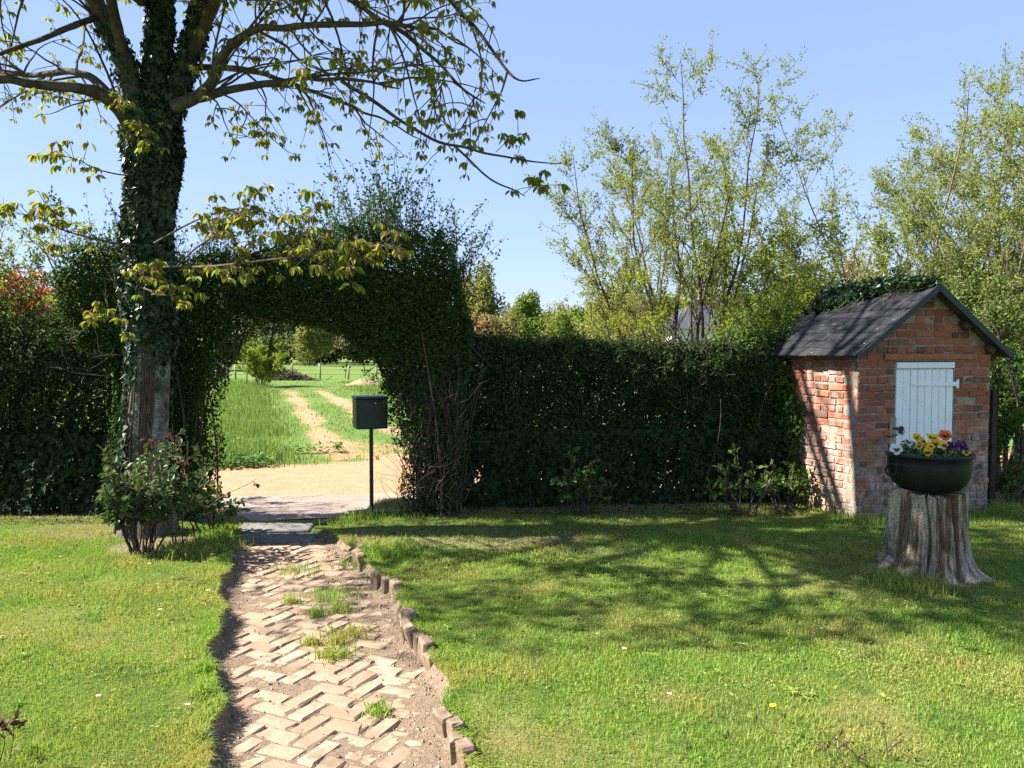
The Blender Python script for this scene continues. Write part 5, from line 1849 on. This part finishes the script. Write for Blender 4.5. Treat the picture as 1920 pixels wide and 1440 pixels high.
fence('field_fence', 'low wooden post and wire fence across the far end of the field', [(-33 + 1.85 * k, 56 + .02 * k) for k in range(34)], .98, .06, M['wood'], (.3, .6, .88))
fence('field_fence', 'row of pale round fence posts at the left of the field, seen through the arch', [(-17.2 - .28 * k, 47 + 1.5 * k) for k in range(8)], 1.35, .10, M['palebark'], (.5, 1.0))
open_tree('young_tree', 'small golden-green young tree tied to a stake in the field', 'tree', (-13.2, 44.6, FZ), 2.25, .38, 8, 'bright', 'twig', 9, 5, .12, (0, 0), 5, low=.08, r0=.03)
mb = MB()
mb.tubes(np.array([(-13.75, 44.2, FZ - .1), (-13.74, 44.2, FZ + .8), (-13.72, 44.2, FZ + 1.55)]), np.full(3, .035), 6, 0, True)
M['redwood'] = plain_mat('reddish_stake_wood', (.28, .15, .09), .85, .15, .3, 9, .2)
tag(mb.build('stake', M['redwood']), 'reddish wooden stake beside the young golden-green tree in the field', 'stake')
mb = MB()
k = 260
P = np.stack([rng.normal(-14.2, .8, k), rng.normal(54.3, .4, k), np.full(k, FZ)], 1)
P[:, 2] += rng.uniform(0, .6, k) * np.exp(-((P[:, 0] + 14.2) / .9) ** 2)
q = norm(rng.normal(0, 1, (k, 3)) * (1, 1, .45)) * rng.uniform(.4, 1.0, (k, 1))
mb.tubes(np.stack([P - q / 2, P + rng.normal(0, .05, (k, 3)), P + q / 2], 1), np.full((k, 3), .022), 4)
tag(mb.build('brush_pile', M['hedgestem']), 'low pile of cut brown branches by the far field fence', 'brush pile')
M['mound'] = plain_mat('bare_earth', (.30, .2, .13), .95, .1, .35, 2.5, .6)
mb = MB()
u_ = np.linspace(0, 1, 14)
a_ = np.arange(30) * 2 * math.pi / 30
V = []
for r_ in u_:
    x_, y_ = np.cos(a_) * r_ * 1.05, np.sin(a_) * r_ * .7
    V.append(np.stack([-8.0 + x_ * (1 + .15 * noise2(x_, y_, 1)), 46 + y_, FZ - .03 + .34 * (1 - r_ ** 1.6) * (1 + .3 * noise2(x_, y_, 1.8))], 1))
i_ = (np.arange(13) * 30)[:, None]
j_ = np.arange(30)[None]
mb.add(np.concatenate(V), np.stack([i_ + j_, i_ + 30 + j_, i_ + 30 + (j_ + 1) % 30, i_ + (j_ + 1) % 30], -1).reshape(-1, 4), 0, True)
tag(mb.build('earth_mound', M['mound']), 'small heap of pale bare earth in the field, right of the track', 'mound')

# the grey house beyond the trees
M['housewall'] = plain_mat('pale_render', (.62, .62, .6), .9, .2, .06, 3, .1)
M['houseslate'] = plain_mat('house_slate', (.05, .053, .062), .7, .3, .25, 5, .3)
M['houseblue'] = plain_mat('pale_blue_paint', (.33, .52, .6), .5, .3, .08, 3, 0)
M['glass'] = plain_mat('window_glass', (.05, .06, .07), .1, .6, .1, 3, 0)
hx, hy = 8.5, 45.0
hs = thing('house', 'distant pale house with a dark slate hipped roof behind the tree trunks', 'house', (hx + 4, hy + 3.5, FZ))
mb = MB()
mb.box((hx + 4, hy + 3.5, FZ + 1.5), (8, 7, 3.05))
mb.build('wall', M['housewall'], hs)
mb = MB()
e = FZ + 3.03
V = [(hx - .4, hy - .4, e), (hx + 8.4, hy - .4, e), (hx + 8.4, hy + 7.4, e), (hx - .4, hy + 7.4, e), (hx + 2.6, hy + 3.5, e + 2.1), (hx + 5.4, hy + 3.5, e + 2.1)]
mb.add(V, [(0, 1, 5, 4), (1, 2, 5), (2, 3, 4, 5), (3, 0, 4), (3, 2, 1, 0)])
mb.build('roof', M['houseslate'], hs)
for k, x_ in enumerate((hx + .35, hx + 3.2, hx + 6.2)):
    mb = MB()
    mb.box((x_ + .45, hy - .03, FZ + 1.75), (.95, .1, 1.4), None, 0, 0, .03)
    w_ = mb.build('window', M['houseblue'], hs)
    mb = MB()
    mb.box((x_ + .45, hy - .09, FZ + 1.75), (.75, .03, 1.2))
    mb.build('pane', M['glass'], w_)

# ------------------------------------------------------------------ far trees
FAR = {'far_green': [(.12, .19, .03), (.16, .22, .035), (.2, .25, .05)], 'far_olive': [(.15, .17, .04), (.19, .2, .05), (.23, .22, .07)],
       'far_russet': [(.22, .14, .06), (.26, .18, .08), (.24, .19, .09)], 'far_grey': [(.13, .12, .075), (.17, .155, .1), (.14, .15, .07)], 'far_dark': [(.05, .08, .03), (.07, .11, .035), (.1, .14, .045)]}
for k_, v_ in FAR.items(): M[k_] = leaf_mat(k_, v_, .35, .6, .15)


def crown_points(c, rx, ry, rz, n_, lumps=9):
    """leaf clumps on a lumpy crown: several overlapping boughs, hollow in between"""
    c = np.array(c, float)
    L_ = c + rand_dir(lumps) * np.array((rx, ry, rz)) * rng.uniform(.35, .75, (lumps, 1))
    rr = rng.uniform(.28, .5, lumps)
    j = rng.integers(0, lumps, n_)
    d_ = rand_dir(n_)
    P = L_[j] + d_ * np.array((rx, ry, rz)) * (rr[j] * rng.uniform(.55, 1.05, n_))[:, None]
    return P, d_


def far_tree(mb, x, y, H, W_, n_, leaf, mi=0, base=.12):
    P, d_ = crown_points((x, y, FZ + H * (.5 + base / 2)), W_ / 2, W_ / 2, H * (1 - base) / 2, n_, 14)
    P[:, 2] = np.maximum(P[:, 2], FZ + .1)
    mb.leaves(P, rand_dir(n_), d_ + rand_dir(n_) * .7 + (0, 0, .3), leaf * rng.uniform(.6, 1.3, n_), leaf * .8, 'diamond', .15, 0, mi)


def far_trunk(mw, x, y, H, r=.22):
    pts = np.array([(x, y, FZ - .1), (x + rng.normal(0, .1), y, FZ + H * .35), (x + rng.normal(0, .3), y, FZ + H * .7)])
    mw.tubes(pts, np.array((r, r * .8, r * .3)), 6)
    for _ in range(7):
        p_, t_ = pick(pts, rng.uniform(.35, .95))
        q_, r_ = grow(p_, side_dir(t_, .4, .7), H * rng.uniform(.2, .35), r * .35, 5, .15, .05)
        mw.tubes(q_, r_, 4)


mb, mw = MB(), MB()
names = list(FAR)
# the woodland edge on the far side of the field, left part seen through the arch
for i in range(52):
    x_ = -100 + 200 * (i + rng.uniform(-.4, .4)) / 52
    y_ = 118 + rng.uniform(-5, 14) + .03 * abs(x_)
    mid = -4 < x_ < 40
    H = rng.uniform(8.2, 10.2) if mid else rng.uniform(12, 16)
    c_ = rng.choice(5, p=[.2, .3, .32, .15, .03] if mid else [.17, .2, .1, .35, .18])
    far_tree(mb, x_, y_, H, rng.uniform(6, 9), 3400, .5, c_, .05)
    far_trunk(mw, x_, y_, H)
for i in range(90):                                    # bushes along its foot
    x_ = -95 + 190 * (i + rng.uniform(-.4, .4)) / 90
    far_tree(mb, x_, 111 + rng.uniform(-3, 3), rng.uniform(3.0, 5.6), rng.uniform(5, 7.5), 1500, .45, rng.choice([4, 4, 3, 0]), .0)
tag(mb.build('far_woodland', [M[k_] for k_ in names]), 'far woodland edge in new spring leaf behind the field', 'woodland', kind='stuff')
mw.build('far_woodland_trunks', M['palebark'])
tag(bpy.data.objects['far_woodland_trunks'], 'grey tree trunks inside the far woodland edge', 'woodland', kind='stuff')


def lone(label, x, y, H, W_, mat, n_=5200, leaf=.3, name='tree', base=.15):
    t = thing(name, label, 'tree', (x, y, FZ))
    mb, mw = MB(), MB()
    far_tree(mb, x, y, H, W_, n_, leaf, 0, base)
    far_trunk(mw, x, y, H, .2)
    mw.build('trunk', M['palebark'], t)
    mb.build('crown', M[mat], t)


def gx_(px, d_): return (px - 960) / 1600 * d_


lone('rounded light green tree standing above the distant woods over the hedge', gx_(992, 95), 95, 8.9, 5.0, 'far_green', 6500, .3)
lone('wide olive distant tree over the hedge, left of the thin leaning tree', gx_(1185, 72), 72, 7.8, 6.6, 'far_olive', 6000, .26)
lone('russet distant tree just left of the grey house roof', gx_(1195, 60), 60, 5.2, 4.0, 'far_russet', 5200, .2)
lone('low green distant tree over the hedge between the rounded tree and the russet trees', gx_(1075, 88), 88, 6.4, 5.0, 'far_green', 4500, .28)
lone('dark green tree at the left of the gap under the arch, at the field edge', gx_(415, 78), 78, 5.2, 6.0, 'far_dark', 5000, .26, base=0.0)
lone('pale green tree in the far woodland, centred under the arch', gx_(590, 100), 100, 7.2, 6.0, 'far_olive', 4500, .3, base=.0)

for px_, d_, H, W_, mt, lab in ((905, 84, 6.4, 6.5, 'far_russet', 'russet-brown distant tree over the hedge, nearest the leafy arch'), (950, 90, 6.6, 6, 'far_olive', 'olive distant tree between the leafy arch and the rounded light green tree'),
                                (1045, 92, 6.9, 6.5, 'far_olive', 'broad olive distant tree just right of the rounded light green tree'), (1130, 80, 6.6, 7.5, 'far_olive', 'broad pale olive distant tree over the middle of the hedge'),
                                (1262, 66, 6.6, 5, 'far_green', 'green distant tree behind the grey house roof')):
    lone(lab, gx_(px_, d_), d_, H, W_, mt, 5200, .26, base=.02)

# ------------------------------------------------------------------ daisies, dandelions
M['daisywhite'] = plain_mat('daisy_petal', (.75, .74, .7), .6, .2, .05, 30, 0)
M['dandelion'] = plain_mat('dandelion_yellow', (.75, .5, .02), .6, .2, .1, 60, 0)
proto = None
for (px_, py_) in ((390, 1126), (352, 1350), (280, 1072), (432, 1152), (1170, 1240), (1835, 1105), (1320, 1130), (300, 1165), (1540, 1200), (1120, 1210), (1255, 1330), (185, 1330)):
    d_ = 1600 * CAM_H / (py_ - 655)
    b = at(px_, py_, d_)
    if proto is None:
        proto = thing('daisy', 'tiny white daisy in the short lawn grass', 'daisy', (0, 0, 0), 0, 'daisies dotted over the lawn')
        mb = MB()
        a_ = np.arange(13) * 2 * math.pi / 13
        D = np.stack([np.cos(a_), np.sin(a_), np.full(13, .15)], 1)
        mb.leaves(np.tile((0, 0, .045), (13, 1)), D, np.tile((0, 0, 1.0), (13, 1)), .013, .006, 'oval', .05)
        mb.build('petals', M['daisywhite'], proto, local=True)
        mb = MB()
        mb.lathe([(0, .05), (.004, .049), (.006, .046), (.005, .044), (.001, .04), (.001, 0)], (0, 0, 0), 8)
        mb.build('centre', M['dandelion'], proto, local=True)
        o = proto
    else:
        o = copy_tree(proto)
    o.location = (b[0], b[1], float(ground_z(b[0], b[1], False)))
for (px_, py_, lab) in ((502, 845, 'yellow dandelion in the long grass left of the track, nearest the dirt'), (447, 833, 'yellow dandelion in the long grass at the left edge of the arch opening'),
                        (1450, 1356, 'yellow dandelion in the lawn near the bottom edge')):
    d_ = 1600 * (CAM_H + (.3 if py_ < 900 else 0)) / (py_ - 655)
    b = at(px_, py_, d_)
    s_ = 2.2 if py_ < 900 else 1
    z0 = FZ if py_ < 900 else 0.0
    t = thing('dandelion', lab, 'dandelion', (b[0], b[1], z0))
    mb = MB()
    hh = .055 * (2.4 if py_ < 900 else 1)
    mb.lathe([(0, hh + .004), (.010 * s_, hh + .004), (.019 * s_, hh), (.012 * s_, hh - .006), (.002, hh - .01)], (b[0], b[1], z0), 14)
    mb.build('flower', M['dandelion'], t)
    mb = MB()
    mb.tubes(np.array([(b[0], b[1], z0 - .02), (b[0] + .004, b[1], z0 + hh * .5), (b[0], b[1], z0 + hh)]), np.full(3, .002 * s_), 5)
    mb.build('stem', M['weed'], t)
# broad-leaved weeds at the edge of the field
mb = MB()
k = 2600
x = rng.uniform(-5.6, -3.2, k)
y = 14.2 + .55 * (x + 4.6) + rng.uniform(-.3, 1.4, k)
m_ = noise2(x, y, 1.2) > .1
P = np.stack([x, y, FZ + rng.uniform(0, .18, k)], 1)[m_]
mb.leaves(P, rand_dir(len(P)) * (1, 1, .4) + (0, 0, .3), rand_dir(len(P)) * .5 + (0, 0, .9), rng.uniform(.06, .14, len(P)), .05, 'oval', .15, .2)
tag(mb.build('weed_patch', M['weed']), 'broad-leaved green weeds at the near edge of the long meadow grass', 'weeds', kind='stuff')
